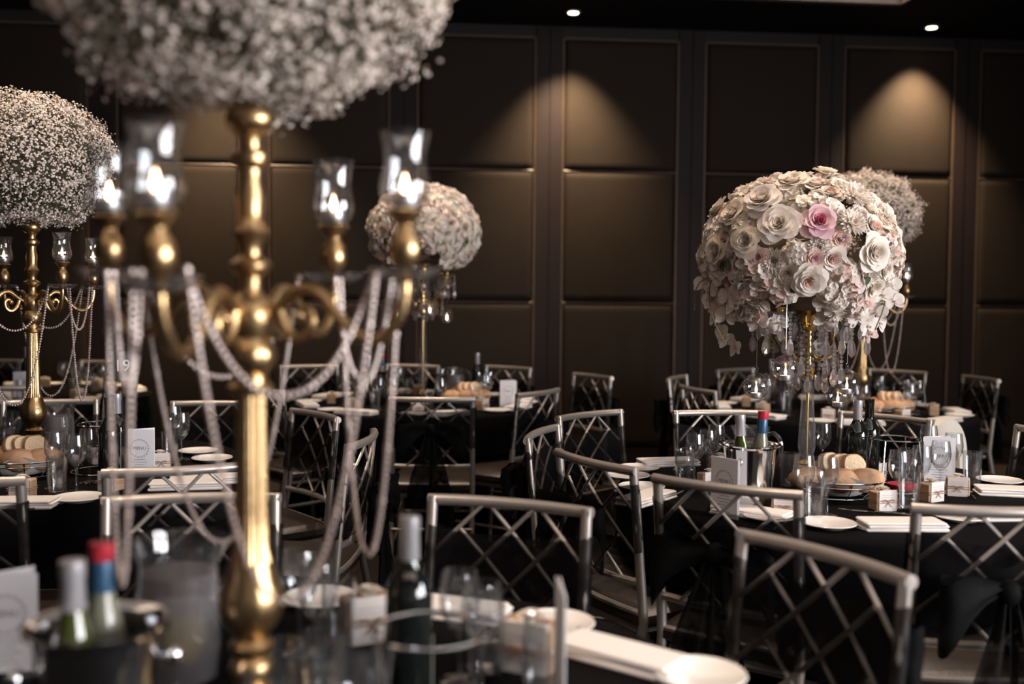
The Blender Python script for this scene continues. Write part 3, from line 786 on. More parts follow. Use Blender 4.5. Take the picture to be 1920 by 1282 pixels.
def hyd_mesh(mats, seed):
    rnd = random.Random(seed); g = G()
    for k in range(26):
        z = 1 - k / 26 * 1.05; a = k * 2.39996; q = math.sqrt(max(0, 1 - z * z)); d = Vector((q * math.cos(a), q * math.sin(a), max(-.1, z)))
        p = d * rnd.uniform(.72, .90); upv = (d + Vector((rnd.gauss(0, .25), rnd.gauss(0, .25), rnd.gauss(0, .25)))).normalized()
        M0 = Matrix.Translation(p) @ upv.to_track_quat('Z', 'Y').to_matrix().to_4x4() @ Matrix.Rotation(rnd.uniform(0, 6), 4, 'Z')
        mi = 1 if (len(mats) > 1 and rnd.random() < .3) else 0
        for q_ in range(4):
            M = M0 @ Matrix.Rotation(q_ * PI / 2, 4, 'Z') @ Matrix.Rotation(rnd.uniform(.05, .45), 4, 'X')
            petal(g, M, .36, .21, .3, -.1, mi, 3, 3)
    g.ball((0, 0, 0), .5, 8, 5)
    return g.mesh('hydrangea', mats, True, 0)
def orchid_mesh(mats):
    g = G()
    for a, ln, wd in ((0, .95, .30), (2.2, .95, .28), (-2.2, .95, .28)):
        petal(g, Matrix.Rotation(a, 4, 'Z') @ Matrix.Translation((0, .04, -.03)) @ Matrix.Rotation(.12, 4, 'X'), ln, wd, .25, .1)
    for s in (-1, 1):
        petal(g, Matrix.Rotation(s * 1.25, 4, 'Z') @ Matrix.Translation((0, .03, .02)) @ Matrix.Rotation(.22, 4, 'X'), .95, .50, .2, -.12)
    g.ball((0, -.02, .12), .10, 6, 4, 1); petal(g, Matrix.Rotation(PI, 4, 'Z') @ Matrix.Rotation(.9, 4, 'X'), .38, .14, .8, .3, 1, 3, 3)
    return g.mesh('orchid', mats, True, 0)
def leaf_mesh(m_):
    g = G(); petal(g, Matrix.Identity(4), 1.0, .32, .3, -.15, 0, 4, 5); return g.mesh('leaf', m_, True, 0)
ROSE = [rose_mesh(['petal_white', 'petal_cream'], 1, 36, 1.0, 1), rose_mesh(['petal_cream', 'petal_cream'], 2, 32, .9, 1), rose_mesh(['petal_white', 'petal_blush'], 5, 34, 1.05, 1)]
PEONY = rose_mesh(['petal_pink', 'petal_magenta'], 3, 26, 1.15, 1)
PINKR = rose_mesh(['petal_blush', 'petal_pink'], 4, 24, 1.05, 1)
MUM = mum_mesh(['petal_white'], 1); MUMP = mum_mesh(['petal_blush'], 2)
HYD = [hyd_mesh(['petal_white'], 1), hyd_mesh(['petal_cream'], 2), hyd_mesh(['petal_white', 'petal_blush'], 3)]
ORCH = orchid_mesh(['petal_white', 'petal_blush']); ORCHP = orchid_mesh(['petal_blush', 'petal_pink'])
LEAF = leaf_mesh('leaf'); BLEAF = leaf_mesh('brown_leaf')
def gyp_sprig(seed):
    rnd = random.Random(seed); g = G()
    for k in range(46):
        p = Vector((rnd.gauss(0, .35), rnd.gauss(0, .35), rnd.uniform(.2, 1.0)))
        g.ball(p, rnd.uniform(.05, .085), 5, 3)
        if k % 2 == 0: g.tube([Vector((p.x * .3, p.y * .3, 0)), p], [.015, .01], 3, 1, cap=False)
    return g.mesh('babys_breath_sprig', ['gyp_white', 'stem'], True, 0)
SPRIG = gyp_sprig(1)
RA, RC = .335, .275     # rose ball half axes
def bloom_frame(d, roll, size, sink=.0):
    p = Vector((d.x * RA, d.y * RA, d.z * RC)) * (1 - sink)
    nrm = Vector((d.x / RA, d.y / RA, d.z / RC)).normalized()
    return Matrix.Translation(p) @ nrm.to_track_quat('Z', 'Y').to_matrix().to_4x4() @ Matrix.Rotation(roll, 4, 'Z') @ Matrix.Scale(size, 4)
def rose_ball_parts(seed, hero):
    rnd = random.Random(seed); P = []; taken = []
    PXM, bx, by = 529.0, 1498.0, 474.0
    def dirpx(px, py):
        x = (px - bx) / PXM / RA; z = (by - py) / PXM / RC; s = x * x + z * z
        if s > .97: k = math.sqrt(.97 / s); x *= k; z *= k; s = .97
        return Vector((x, -math.sqrt(1 - s), z))
    def add(name, me, d, size, sink=.06, roll=None):
        P.append((name, me, bloom_frame(d, rnd.uniform(0, 6) if roll is None else roll, size, sink))); taken.append((d.normalized(), size))
    if hero:
        for px, py, me, nm, s in ((1437, 388, ROSE[0], 'rose', .070), (1466, 433, ROSE[0], 'rose', .072), (1414, 457, ROSE[1], 'rose', .060), (1360, 470, ROSE[1], 'rose', .054), (1388, 408, ROSE[1], 'rose', .056),
                                  (1614, 476, ROSE[0], 'rose', .066), (1484, 356, ROSE[1], 'rose', .058), (1345, 382, ROSE[1], 'rose', .052), (1585, 383, MUM, 'chrysanthemum', .066), (1580, 430, MUM, 'chrysanthemum', .054),
                                  (1528, 428, PEONY, 'peony', .062), (1430, 484, PINKR, 'pink_rose', .042), (1524, 488, PINKR, 'pink_rose', .040), (1592, 352, PINKR, 'pink_rose', .036), (1628, 380, PINKR, 'pink_rose', .036),
                                  (1318, 475, MUMP, 'chrysanthemum', .050), (1514, 522, ROSE[2], 'rose', .058), (1540, 330, ROSE[1], 'rose', .055), (1672, 505, PINKR, 'pink_rose', .036), (1645, 412, MUM, 'chrysanthemum', .045), (1400, 345, ROSE[0], 'rose', .050)):
            add(nm, me, dirpx(px, py), s, -.03 if s > .05 else .02)
        for px, py in ((1560, 400), (1525, 462), (1570, 458), (1362, 430), (1590, 465), (1318, 440), (1668, 440), (1545, 462)):
            P.append(('babys_breath_sprig', SPRIG, bloom_frame(dirpx(px, py), rnd.uniform(0, 6), .042, .10)))
        P.append(('leaf', LEAF, bloom_frame(dirpx(1648, 415), 1.0, .050, -.02))); P.append(('leaf', BLEAF, bloom_frame(dirpx(1362, 402), .4, .045, -.04))); P.append(('leaf', LEAF, bloom_frame(dirpx(1372, 490), 2.4, .045, -.02)))
    N = 300
    for k in range(N):
        z = 1 - 2 * (k + .5) / N; a = k * 2.39996 + seed; q = math.sqrt(1 - z * z); d = Vector((q * math.cos(a), q * math.sin(a), z))
        if z < -.78: continue
        if d.y < -.2 and -.40 < d.x < .30 and z < -.50: continue      # hollow front underside, where the crystals show
        if any((d - t).length < (s / RA) * (1.0 if s > .05 and hero else .60) for t, s in taken): continue
        x = rnd.random()
        if not hero and x < .22: add('rose', ROSE[k % 3], d, rnd.uniform(.05, .065))
        elif x < .30: add('rose', ROSE[k % 3], d, rnd.uniform(.046, .056))
        elif x < .36: add('pink_rose', PINKR, d, rnd.uniform(.034, .044))
        elif x < .40: add('chrysanthemum', MUM, d, rnd.uniform(.045, .055))
        else: add('hydrangea', HYD[k % 3], d, rnd.uniform(.046, .060), .10)
        if x > .93: P.append(('leaf', LEAF, bloom_frame((d + Vector((.1, .1, .1))).normalized(), x * 90, .045, -.02)))
    # trailing orchids below the ball
    orch = ((1352, 540, .03), (1335, 560, .02), (1375, 555, .0), (1348, 578, .03), (1368, 590, .02), (1340, 598, .05), (1356, 622, .04), (1364, 640, .05), (1382, 655, .06), (1405, 580, .06), (1432, 572, .05), (1428, 600, .06), (1448, 612, .09), (1462, 600, .09),
            (1540, 562, .05), (1558, 574, .04), (1545, 596, .08), (1610, 560, .02), (1640, 548, .0), (1655, 530, .0), (1632, 580, .03), (1618, 604, .04), (1642, 600, .03), (1600, 590, .05), (1625, 622, .06), (1528, 652, .20), (1548, 660, .20), (1320, 530, .0), (1332, 548, .0), (1665, 560, .0), (1385, 570, .02), (1398, 548, .0)) if hero else \
           ((1440, 580, .03), (1455, 600, .03), (1448, 625, .04), (1462, 650, .05), (1452, 672, .06), (1470, 690, .06), (1460, 715, .06), (1475, 740, .06), (1440, 700, .07), (1485, 660, .05), (1400, 575, .02), (1560, 580, .03))
    for i, (px, py, dep) in enumerate(orch):
        x = (px - bx) / PXM; z = (by - py) / PXM
        yy = -math.sqrt(max(.0, 1 - min(1, (x / RA) ** 2 + (z / RC * .72) ** 2))) * RA * .92 + dep
        M = Matrix.Translation((x, yy, z)) @ Matrix.Rotation(rnd.uniform(-.5, .5) + x * 2.0, 4, 'Z') @ Matrix.Rotation(PI / 2 + rnd.uniform(-.35, .25), 4, 'X') @ Matrix.Rotation(rnd.uniform(-.5, .5), 4, 'Z') @ Matrix.Scale(rnd.uniform(.036, .044), 4)
        P.append(('orchid', ORCHP if i % 7 == 3 else ORCH, M))
    for pts in ([[(-.22, -.18, -.02), (-.30, -.12, -.10), (-.29, -.14, -.22), (-.24, -.14, -.32)], [(-.2, -.2, -.05), (-.34, -.1, -.10), (-.36, -.08, -.20)], [(.2, -.2, -.05), (.28, -.12, -.14), (.25, -.12, -.26)]] if hero else [[(-.1, -.2, -.1), (-.09, -.27, -.28), (-.06, -.28, -.48)]]):
        g = G(); g.tube(spline(pts, 4), .0022, 5); P.append(('orchid_stem', g.mesh('orchid_stem', 'stem')))
    g = G(); g.ball((0, 0, 0), 1, 20, 12, sc_=(RA * .86, RA * .86, RC * .72)); P.append(('core', g.mesh('core', 'foam', True, 0)))
    return P
# ---- crystal stands under the rose balls
g = G(); g.lathe([(0, 0), (.0065, .006), (.009, .016), (.0075, .028), (.003, .040), (0, .042)], 6, (0, 0, -.072)); g.ball((0, 0, -.025), .0055, 6, 4); g.ball((0, 0, -.012), .0045, 6, 4)
DROP = g.mesh('crystal_drop', 'crystal', False)
g = G(); g.lathe([(0, 0), (.009, .010), (.0125, .024), (.010, .040), (.004, .056), (0, .058)], 6, (0, 0, -.100)); g.ball((0, 0, -.034), .007, 6, 4); g.ball((0, 0, -.020), .0055, 6, 4); g.ball((0, 0, -.009), .0045, 6, 4)
BIGDROP = g.mesh('crystal_drop', 'crystal', False)
g = G(); g.lathe([(0, 0), (.010, .010), (.0145, .026), (.011, .046), (.004, .062), (0, .064)], 6, (0, 0, -.150))
for k in range(6): g.ball((0, 0, -.082 + k * .0145), .0075 if k % 2 else .0060, 6, 4)
LONGDROP = g.mesh('crystal_drop', 'crystal', False)
def stand_parts(hc, top):      # hc: top of the glass column, top: height of the stand
    P = []
    g = G(); g.lathe([(0, 0), (.070, 0), (.074, .008), (.062, .018), (.040, .028), (.026, .044), (.020, .05), (0, .05)], 12); P.append(('crystal_foot', g.mesh('crystal_foot', 'crystal', False)))
    g = G(); g.lathe([(.014, .048), (.026, .050), (.030, .058), (.024, .066), (.028, .072), (.020, .084), (.012, .086)], 24); P.append(('foot_collar', g.mesh('foot_collar', 'brass'))); g = G(); g.lathe([(.012, hc), (.022, hc), (.024, hc + .012), (.018, hc + .02), (.024, hc + .030), (.020, hc + .042), (.012, hc + .05), (.011, top - .1), (.024, top - .09), (.034, top - .06), (.03, top - .02), (.05, top), (0, top)], 24)
    P.append(('top_collar', g.mesh('top_collar', 'brass')))
    g = G(); g.cyl((0, 0, .06), (0, 0, hc + .01), .0055, 12); P.append(('brass_rod', g.mesh('brass_rod', 'brass')))
    g = G(); z0 = .086; h = hc - z0
    g.lathe([(.013, z0), (.024, z0 + h * .05), (.031, z0 + h * .16), (.029, z0 + h * .30), (.024, z0 + h * .6), (.020, z0 + h * .92), (.014, hc)], 8); P.append(('glass_column', g.mesh('glass_column', 'glass_hazed', False)))
    dz = hc + .235
    g = G(); g.tube(spline([(.012, 0, hc + .09), (.05, 0, hc + .07), (.10, 0, hc + .10), (.145, 0, hc + .16), (.160, 0, dz - .02)], 5), .006, 8); g.lathe([(.006, dz - .02), (.020, dz - .012), (.016, dz + .01), (.020, dz + .022), (0, dz + .022)], 16, (.160, 0, 0)); arm = g.mesh('arm', 'brass')
    g = G(); g.lathe([(.010, dz - .012), (.045, dz - .004), (.054, dz + .006), (.044, dz + .002), (.010, dz - .004)], 12, (.160, 0, 0)); dish = g.mesh('crystal_dish', 'crystal', False)
    for k in range(5):
        R5 = Matrix.Rotation(k * 2 * PI / 5 + .3, 4, 'Z')
        P.append(('arm', arm, R5, [('crystal_dish', dish)]))
        for q in range(9):
            a = 2 * PI * q / 9; v = R5 @ Vector((.160 + .05 * math.cos(a), .05 * math.sin(a), dz))
            P.append(('crystal_drop', (DROP, BIGDROP, LONGDROP)[(q + k) % 3], Matrix.Translation(v) @ Matrix.Rotation(a, 4, 'Z')))
        for rr_, zz, off in ((.060, hc + .10, .5), (.095, hc + .085, 0), (.075, hc + .16, .25), (.125, hc + .13, .1)):
            v = Matrix.Rotation((k + off) * 2 * PI / 5 + .3, 4, 'Z') @ Vector((rr_, 0, zz)); P.append(('crystal_drop', LONGDROP if off else BIGDROP, Matrix.Translation(v)))
    g = G()
    for q in range(10):
        a = 2 * PI * q / 10
        for j in range(6): g.ball((.05 * math.cos(a) * (1 - j * .05), .05 * math.sin(a) * (1 - j * .05), hc + .05 + j * .022), .0075, 6, 4)
    P.append(('crystal_chain', g.mesh('crystal_chain', 'crystal', False)))
    return P
sR = U(1511, 905, TZ); sC = Vector((-.555, 6.2, TZ))
rzR = math.atan2(-sR.x, sR.y); rzC = math.atan2(-sC.x, sC.y)
spawn('crystal_stand', stand_parts(.375, .645), sR, rzR, 'crystal and brass centrepiece stand with hanging drops under the large rose ball', 'stand')
spawn('crystal_stand', stand_parts(.56, .87), sC, rzC + .5, 'tall crystal centrepiece stand under the small far rose ball', 'stand')
bR = AT(1500, 478, sR.y + 0.0)
rb = spawn('rose_ball', rose_ball_parts(1, True), (bR.x, bR.y, bR.z), rzR, 'large sharp ball of white roses, blush flowers and trailing orchids', 'flower arrangement', 'rose balls')
bC = AT(795, 434, sC.y)
rb2 = spawn('rose_ball', rose_ball_parts(5, False), (bC.x, bC.y, bC.z), rzC, 'smaller blurred ball of cream roses with an orchid trail, far middle table', 'flower arrangement', 'rose balls')
for o in list(rb.children) + list(rb2.children):
    if o.name.startswith('babys_breath_sprig'): o['kind'] = 'stuff'
# ---- glass globes with tealights hanging from the flowers on fine wires
g = G(); prof = []
for k in range(15):
    a = -PI / 2 + .25 + (PI - .40) * k / 14; prof.append((.046 * math.cos(a), .046 * math.sin(a)))
prof = [(0, -.0445)] + prof + [(.005, .048), (.006, .052), (.003, .056)]
g.lathe(prof, 28); GLOBE = g.mesh('globe', 'glass')
g = G(); g.tube([(.006 * math.cos(2 * PI * k / 12), 0, .060 + .006 * math.sin(2 * PI * k / 12)) for k in range(12)], .0013, 5, closed=True); GLOOP = g.mesh('loop', 'glass')
def globe(p, zt, label, tl_label):
    g = G(); g.cyl((0, 0, .065), (0, 0, zt - p.z), .0007, 4); wire = g.mesh('wire', 'aluminium')
    spawn('glass_globe', [('globe', GLOBE), ('loop', GLOOP), ('wire', wire)], p, random.uniform(0, 6), label, 'candle globe', 'hanging glass globes')
    spawn('tealight_candle', TEA, (p.x, p.y, p.z - .0415), 0, tl_label, 'candle', 'lit tealights in the hanging globes')
for (px, py, dd, zt, pl) in ((1418, 723, -.10, 1.42, 'leftmost globe, clear against the dark sash'), (1473, 690, -.20, 1.42, 'globe directly left of the crystal column'), (1588, 716, -.08, 1.42, 'upper globe right of the crystal column'), (1571, 741, .02, 1.42, 'lower globe right of the crystal column')):
    p = AT(px, py, sR.y + dd)
    globe(p, zt, 'hanging round glass candle holder, ' + pl, 'lit tealight inside the ' + pl)
for (px, py, dd, pl) in ((748, 588, -.1, 'globe left of the far orchid trail'), (806, 578, -.15, 'globe right beside the far orchid trail'), (838, 592, .05, 'rightmost globe under the small far rose ball')):
    p = AT(px, py, sC.y + dd)
    globe(p, bC.z - .15, 'tiny hanging glass candle holder, ' + pl, 'lit tealight inside the ' + pl)

# ================================================================== TABLEWARE
g = G(); g.lathe([(.0035, .082), (.010, .086), (.024, .100), (.0335, .122), (.0355, .142), (.033, .166), (.0295, .190), (.0285, .190), (.032, .166), (.0343, .142), (.032, .122), (.022, .102), (0, .092)], 24); WG_BOWL = g.mesh('bowl', 'glass')
g = G(); g.lathe([(.0095, .006), (.0045, .014), (.0035, .04), (.0035, .07), (.0055, .078), (.0035, .084)], 12); WG_STEM = g.mesh('stem', 'glass')
g = G(); g.lathe([(0, 0), (.033, 0), (.034, .0015), (.022, .004), (.0095, .007), (0, .008)], 24); WG_FOOT = g.mesh('foot', 'glass')
WINEGLASS = [('bowl', WG_BOWL), ('stem', WG_STEM), ('foot', WG_FOOT)]
g = G(); g.lathe([(0, 0), (.027, 0), (.029, .004), (.0335, .125), (.0320, .125), (.0272, .014), (0, .012)], 22); TUMBLER = g.mesh('tumbler', 'glass')
g = G(); g.lathe([(0, 0), (.030, 0), (.034, .006), (.0345, .085), (.032, .098), (.031, .118), (.033, .122), (.0315, .122), (.0295, .117), (.0305, .098), (.0325, .085), (.032, .01), (0, .008)], 22)
for k in range(6):
    a = k * PI / 3; g.ball((.033 * math.cos(a), .033 * math.sin(a), .05), .012, 8, 5, sc_=(.6, .6, 1))
MASON = g.mesh('jar', 'glass')
g = G(); g.lathe([(0, 0), (.046, 0), (.050, .003), (.072, .010), (.080, .0145), (.0785, .0165), (.070, .0125), (.050, .0065), (0, .005)], 36); PLATE = g.mesh('side_plate', 'china')
def napkin_mesh(seed):
    rnd = random.Random(seed); g = G()
    for k in range(3):
        def fn(u, v, k=k):
            z = .006 + k * .007 + .003 * math.sin(3 * u + seed + k) * math.sin(PI * v)
            return ((u - .5) * (.235 - .008 * k) + .004 * k, (v - .5) * (.095 - .003 * k) + .003 * rnd.uniform(-1, 1), z)
        pass
    vs = []
    g.bbox((0, 0, .005), (.24, .098, .010), .0035); g.bbox((.003, .001, .0145), (.236, .095, .009), .0035, M=Matrix.Rotation(.02, 4, 'Z')); g.bbox((-.002, -.001, .0225), (.232, .092, .008), .003, M=Matrix.Rotation(-.015, 4, 'Z'))
    return g.mesh('napkin', 'linen', True, 30)
NAPKIN = napkin_mesh(1)
def fork_mesh():
    g = G()
    g.tube([(0, -.09, .004), (0, -.04, .004), (0, .02, .005), (0, .04, .007)], [.0055, .0042, .0025, .0030], 6, flat=.45)
    g.bbox((0, .052, .006), (.018, .024, .003), .0008)
    for k in range(4): g.tube([(-.0075 + k * .005, .062, .006), (-.0075 + k * .005, .082, .003), (-.0075 + k * .005, .100, .005)], [.0016, .0014, .0007], 5)
    return g.mesh('fork', 'chrome')
def knife_mesh():
    g = G(); g.tube([(0, -.11, .004), (0, -.05, .005), (0, 0, .004)], [.0055, .0065, .0045], 6, flat=.5)
    def fn(u, v): return ((u - .5) * .016 * (1 - v ** 3) + .002 * v, .11 * v, .003 + .001 * u)
    g.grid(fn, 2, 6); g.grid(lambda u, v: (fn(1 - u, v)[0], fn(1 - u, v)[1], .0018), 2, 6)
    return g.mesh('knife', 'chrome')
FORK, KNIFE = fork_mesh(), knife_mesh()
# favour: kraft box, white card sleeve printed with lines, twine and a paper rose on top
def favour_parts():
    g = G(); g.bbox((0, 0, .030), (.075, .048, .060), .003); b = g.mesh('box', 'kraft', True, 30)
    g = G(); g.box((0, -.0262, .030), (.062, .0015, .072)); g.box((0, -.015, .0605), (.062, .022, .0012)); c = g.mesh('card', 'card_warm', False)
    g = G()
    for k, w_ in enumerate((.044, .05, .036)): g.box((0, -.0272, .050 - k * .007), (w_, .0006, .0016))
    ink = g.mesh('print', 'ink_soft', False)
    g = G()
    for z in (.026, .033): g.tube([(-.0385, -.028, z), (.0385, -.028, z), (.0385, .0255, z), (-.0385, .0255, z)], .0012, 5, closed=True)
    for s in (-1, 1): g.tube(spline([(0, -.029, .03), (s * .014, -.033, .038), (s * .018, -.032, .030), (0, -.029, .029), (s * .012, -.031, .014)], 3), .0011, 4)
    tw = g.mesh('twine', 'twine')
    fl = [('paper_rose', ROSE[1], Matrix.Translation((0, .0, .063)) @ Matrix.Scale(.021, 4))]
    return [('box', b), ('card', c, None, [('print', ink)]), ('twine', tw)] + fl
FAVOUR = favour_parts()
# folded menu card standing open
def menu_parts(wd=.105, ht=.17, mats='card', fold=.55):
    g = G(); M1 = Matrix.Rotation(.0, 4, 'Z'); g.box((0, 0, ht / 2), (wd, .0012, ht)); f = g.mesh('front_leaf', mats, False)
    g = G(); g.box((wd / 2, 0, ht / 2), (wd, .0012, ht), M=Matrix.Translation((-wd / 2, .001, 0)) @ Matrix.Rotation(fold, 4, 'Z')); bk = g.mesh('back_leaf', mats, False)
    g = G(); text_geo(g, 'MENU', .017, Matrix.Translation((0, -.0008, ht * .60)) @ Matrix.Rotation(PI / 2, 4, 'X'))
    for k, w_ in enumerate((.04, .055, .035, .05, .03, .045)): g.box((0, -.0009, ht * .36 - k * .009), (w_, .0004, .0014))
    txt = g.mesh('lettering', 'ink', False)
    g = G()
    for ring in range(2):
        g.tube([((.030 + .003 * ring) * math.cos(2 * PI * k / 32) * (1 + .04 * math.sin(9 * 2 * PI * k / 32)), -.0009, ht * .60 + (.030 + .003 * ring) * math.sin(2 * PI * k / 32)) for k in range(32)], .0006, 4, closed=True)
    for k in range(18):
        a = 2 * PI * k / 18; c = Vector((.0325 * math.cos(a), -.0010, ht * .60 + .0325 * math.sin(a)))
        g.ball(c, .0042, 5, 3, sc_=(1, .08, .6))
    wr = g.mesh('wreath_print', 'ink_soft', False)
    return [('front_leaf', f, None, [('lettering', txt), ('wreath_print', wr)]), ('back_leaf', bk)]
MENU = menu_parts(); MENU_SHUT = menu_parts(fold=.05)
# bottles
def bottle_parts(gl, foil, h=.305, label_=True, neck=None):
    k = h / .305
    sh = [(.0375, .18 * k), (.035, .198 * k), (.024, .217 * k)] if label_ else [(.036, .12 * k), (.0335, .15 * k), (.0285, .18 * k), (.021, .212 * k)]
    g = G(); g.lathe([(0, .002), (.034, 0), (sh[0][0], .005)] + sh + [(.0155, .235 * k), (.0142, .28 * k), (.0155, .285 * k), (.0155, .302 * k), (0, .302 * k)], 28); b = g.mesh('body', gl)
    g = G(); g.lathe([(.0152, .236 * k), (.0162, .238 * k), (.0152, .28 * k), (.0166, .284 * k), (.0166, .305 * k), (0, .3055 * k)], 24); c = g.mesh('capsule', foil)
    P = [('body', b), ('capsule', c)]
    if neck:
        g = G(); g.lathe([(.0165, .236 * k), (.0172, .24 * k), (.0160, .278 * k), (.0155, .280 * k)], 20); P.append(('neck_label', g.mesh('neck_label', neck)))
    if label_:
        g = G(); g.grid(lambda u, v: (.0381 * math.cos(PI / 2 + (u - .5) * 3.5), .0381 * math.sin(PI / 2 + (u - .5) * 3.5), .03 + .085 * v * k), 20, 1); P.append(('label_band', g.mesh('label_band', 'label_paper')))
    return P
B_DARK = bottle_parts('bottle_dark', 'foil_silver'); B_PLAIN = [p for p in B_DARK if p[0] != 'label_band']; B_DARK2 = bottle_parts('bottle_dark', 'bottle_dark', .30)[:2]; B_GREEN = bottle_parts('bottle_green', 'foil_silver', .292, False); B_RED = bottle_parts('bottle_clear_fill', 'foil_red', .300, False, 'foil_blue')
# ice bucket
g = G(); g.lathe([(0, .004), (.062, 0), (.066, .006), (.071, .05), (.080, .182), (.083, .194), (.095, .202), (.096, .206), (.091, .206), (.080, .198), (.077, .182), (.067, .05), (.062, .012), (0, .010)], 36); BK_B = g.mesh('body', 'chrome')
g = G(); g.cyl((.080, 0, .145), (.092, 0, .145), .006); g.ball((.101, 0, .145), .013, 12, 8); BK_K = g.mesh('knob', 'chrome')
g = G(); rr = random.Random(4)
for k in range(26):
    a = rr.uniform(0, 6.28); q = rr.uniform(0, .055); g.bbox((0, 0, 0), (.026, .026, .026), .004, M=Matrix.Translation((q * math.cos(a), q * math.sin(a), .135 + rr.uniform(-.01, .012))) @ Matrix.Rotation(rr.uniform(0, 3), 4, 'X') @ Matrix.Rotation(rr.uniform(0, 3), 4, 'Z'))
g.lathe([(0, .128), (.070, .128)], 24)
ICE = g.mesh('ice', 'glass_frost', False)
BUCKET = [('body', BK_B), ('knob', BK_K), ('knob', BK_K, Matrix.Rotation(PI, 4, 'Z')), ('ice', ICE)]
# jug of water with lemon
def spout(a, z): return 1 + (.16 * math.exp(-((a) / .35) ** 2) + .16 * math.exp(-((a - 2 * PI) / .35) ** 2) if z > .19 else 0)
g = G(); g.lathe([(0, 0), (.050, 0), (.056, .006), (.062, .06), (.060, .13), (.056, .175), (.062, .205), (.066, .212), (.064, .212), (.054, .175), (.058, .13), (.060, .06), (.054, .010), (0, .008)], 36, mod=spout); JG = g.mesh('body', 'glass')
g = G(); g.tube(spline([(-.056, 0, .185), (-.080, 0, .195), (-.105, 0, .165), (-.102, 0, .11), (-.085, 0, .07), (-.058, 0, .060)], 5), .0075, 8); JH = g.mesh('handle', 'glass_smoke')
g = G(); g.lathe([(0, .012), (.053, .012), (.0585, .06), (.0565, .13), (.053, .165), (0, .165)], 28); JW = g.mesh('water', 'glass_frost')
g = G(); g.lathe([(0, -.003), (.028, -.003), (.030, 0), (.028, .003), (0, .003)], 20, M=Matrix.Translation((.01, -.03, .075)) @ Matrix.Rotation(1.35, 4, 'X')); JL = g.mesh('lemon_slice', 'lemon')
JUG = [('body', JG), ('handle', JH), ('water', JW), ('lemon_slice', JL)]
# raised wire stand
def ring_pts(r, z, n=32): return [(r * math.cos(2 * PI * k / n), r * math.sin(2 * PI * k / n), z) for k in range(n)]
g = G(); g.tube(ring_pts(.082, .178), .0030, 8, closed=True); WS_T = g.mesh('top_ring', 'chrome')
g = G(); g.tube(ring_pts(.105, .004), .0030, 8, closed=True); WS_B = g.mesh('base_ring', 'chrome')
g = G(); g.cyl((.082, 0, .178), (.105, 0, .004), .0028, 6); WS_L = g.mesh('leg', 'chrome')
WSTAND = [('top_ring', WS_T), ('base_ring', WS_B)] + [('leg', WS_L, Matrix.Rotation(k * PI / 2 + .6, 4, 'Z')) for k in range(4)]
# bread basket
def oval(rx, ry, z, n=36): return [(rx * math.cos(2 * PI * k / n), ry * math.sin(2 * PI * k / n), z) for k in range(n)]
g = G(); g.tube(oval(.150, .105, .062), .0032, 6, closed=True); g.tube(oval(.142, .098, .045), .0018, 6, closed=True); g.tube(oval(.10, .065, .004), .0028, 6, closed=True); BB_R = g.mesh('rim', 'chrome')
g = G(); g.tube([(.10, 0, .004), (.125, 0, .03), (.150, 0, .062)], .0018, 5); 
BB_W = []
for k in range(10):
    a = 2 * PI * k / 10; g = G(); g.tube([(.10 * math.cos(a), .065 * math.sin(a), .004), (.128 * math.cos(a), .086 * math.sin(a), .030), (.150 * math.cos(a), .105 * math.sin(a), .062)], .0018, 5); BB_W.append(('wire_rib', g.mesh('wire_rib', 'chrome')))
def liner(u, v):
    a = 2 * PI * u; f = .10 + .95 * v; wob = 1 + .05 * math.sin(5 * a) * v + .03 * math.sin(11 * a + 1) * v
    z = .010 + .055 * max(0, v - .45) / .55 + (.020 * math.sin(4 * a + .7) * max(0, v - .7) / .3)
    return (.138 * f * wob * math.cos(a), .094 * f * wob * math.sin(a), z)
g = G(); g.grid(liner, 40, 8); BB_L = g.mesh('liner', 'linen', True, 0)
BASKET = [('rim', BB_R)] + BB_W + [('liner', BB_L)]
def slice_mesh(seed, wd=.048, ht=.040, th=.022, notch=.12):
    g = G(); n = 24; vs = []
    out = []
    for k in range(n):
        a = 2 * PI * k / n + PI / 2; dip = 1 - notch * math.exp(-((a - PI / 2 + PI) % (2 * PI) - PI) ** 2 / .10)
        out.append((wd * math.cos(a) * (1 + .05 * math.sin(3 * a + seed)), ht * math.sin(a) * dip))
    lay = [(-th / 2, .90), (-th / 2 + .004, 1), (th / 2 - .004, 1), (th / 2, .90)]
    for y, s in lay: vs += [(x * s, y, z * s) for x, z in out]
    fs = [(r * n + k, r * n + (k + 1) % n, (r + 1) * n + (k + 1) % n, (r + 1) * n + k) for r in range(3) for k in range(n)]
    g.add(vs, fs, 0); g.add(vs[:n], [tuple(range(n))], 1); g.add(vs[3 * n:], [tuple(reversed(range(n)))], 1)
    return g.mesh('bread_slice', ['bread_crust', 'bread_crumb'], True, 50)
def roll_mesh(seed, sx=.066, sy=.048, sz=.042):
    g = G(); n = 20; m_ = 9; rnd = random.Random(seed); vs = []
    for j in range(m_ + 1):
        b = PI * j / m_
        for k in range(n):
            a = 2 * PI * k / n; d = Vector((math.sin(b) * math.cos(a), math.sin(b) * math.sin(a), -math.cos(b)))
            r = 1 + .08 * noise.noise(d * 2.2 + Vector((seed, 0, 0))) - .10 * math.exp(-(d.y / .12) ** 2) * max(0, d.z)
            vs.append((d.x * sx * r, d.y * sy * r, d.z * sz * r))
    fs = [(j * n + k, j * n + (k + 1) % n, (j + 1) * n + (k + 1) % n, (j + 1) * n + k) for j in range(m_) for k in range(n)]
    g.add(vs, fs, 0); return g.mesh('bread_roll', ['bread_crust'], True, 0)
SLICE = [slice_mesh(1, .044, .036, .030), slice_mesh(2, .041, .037, .032, .06)]; ROLLB = [roll_mesh(1), roll_mesh(2)]
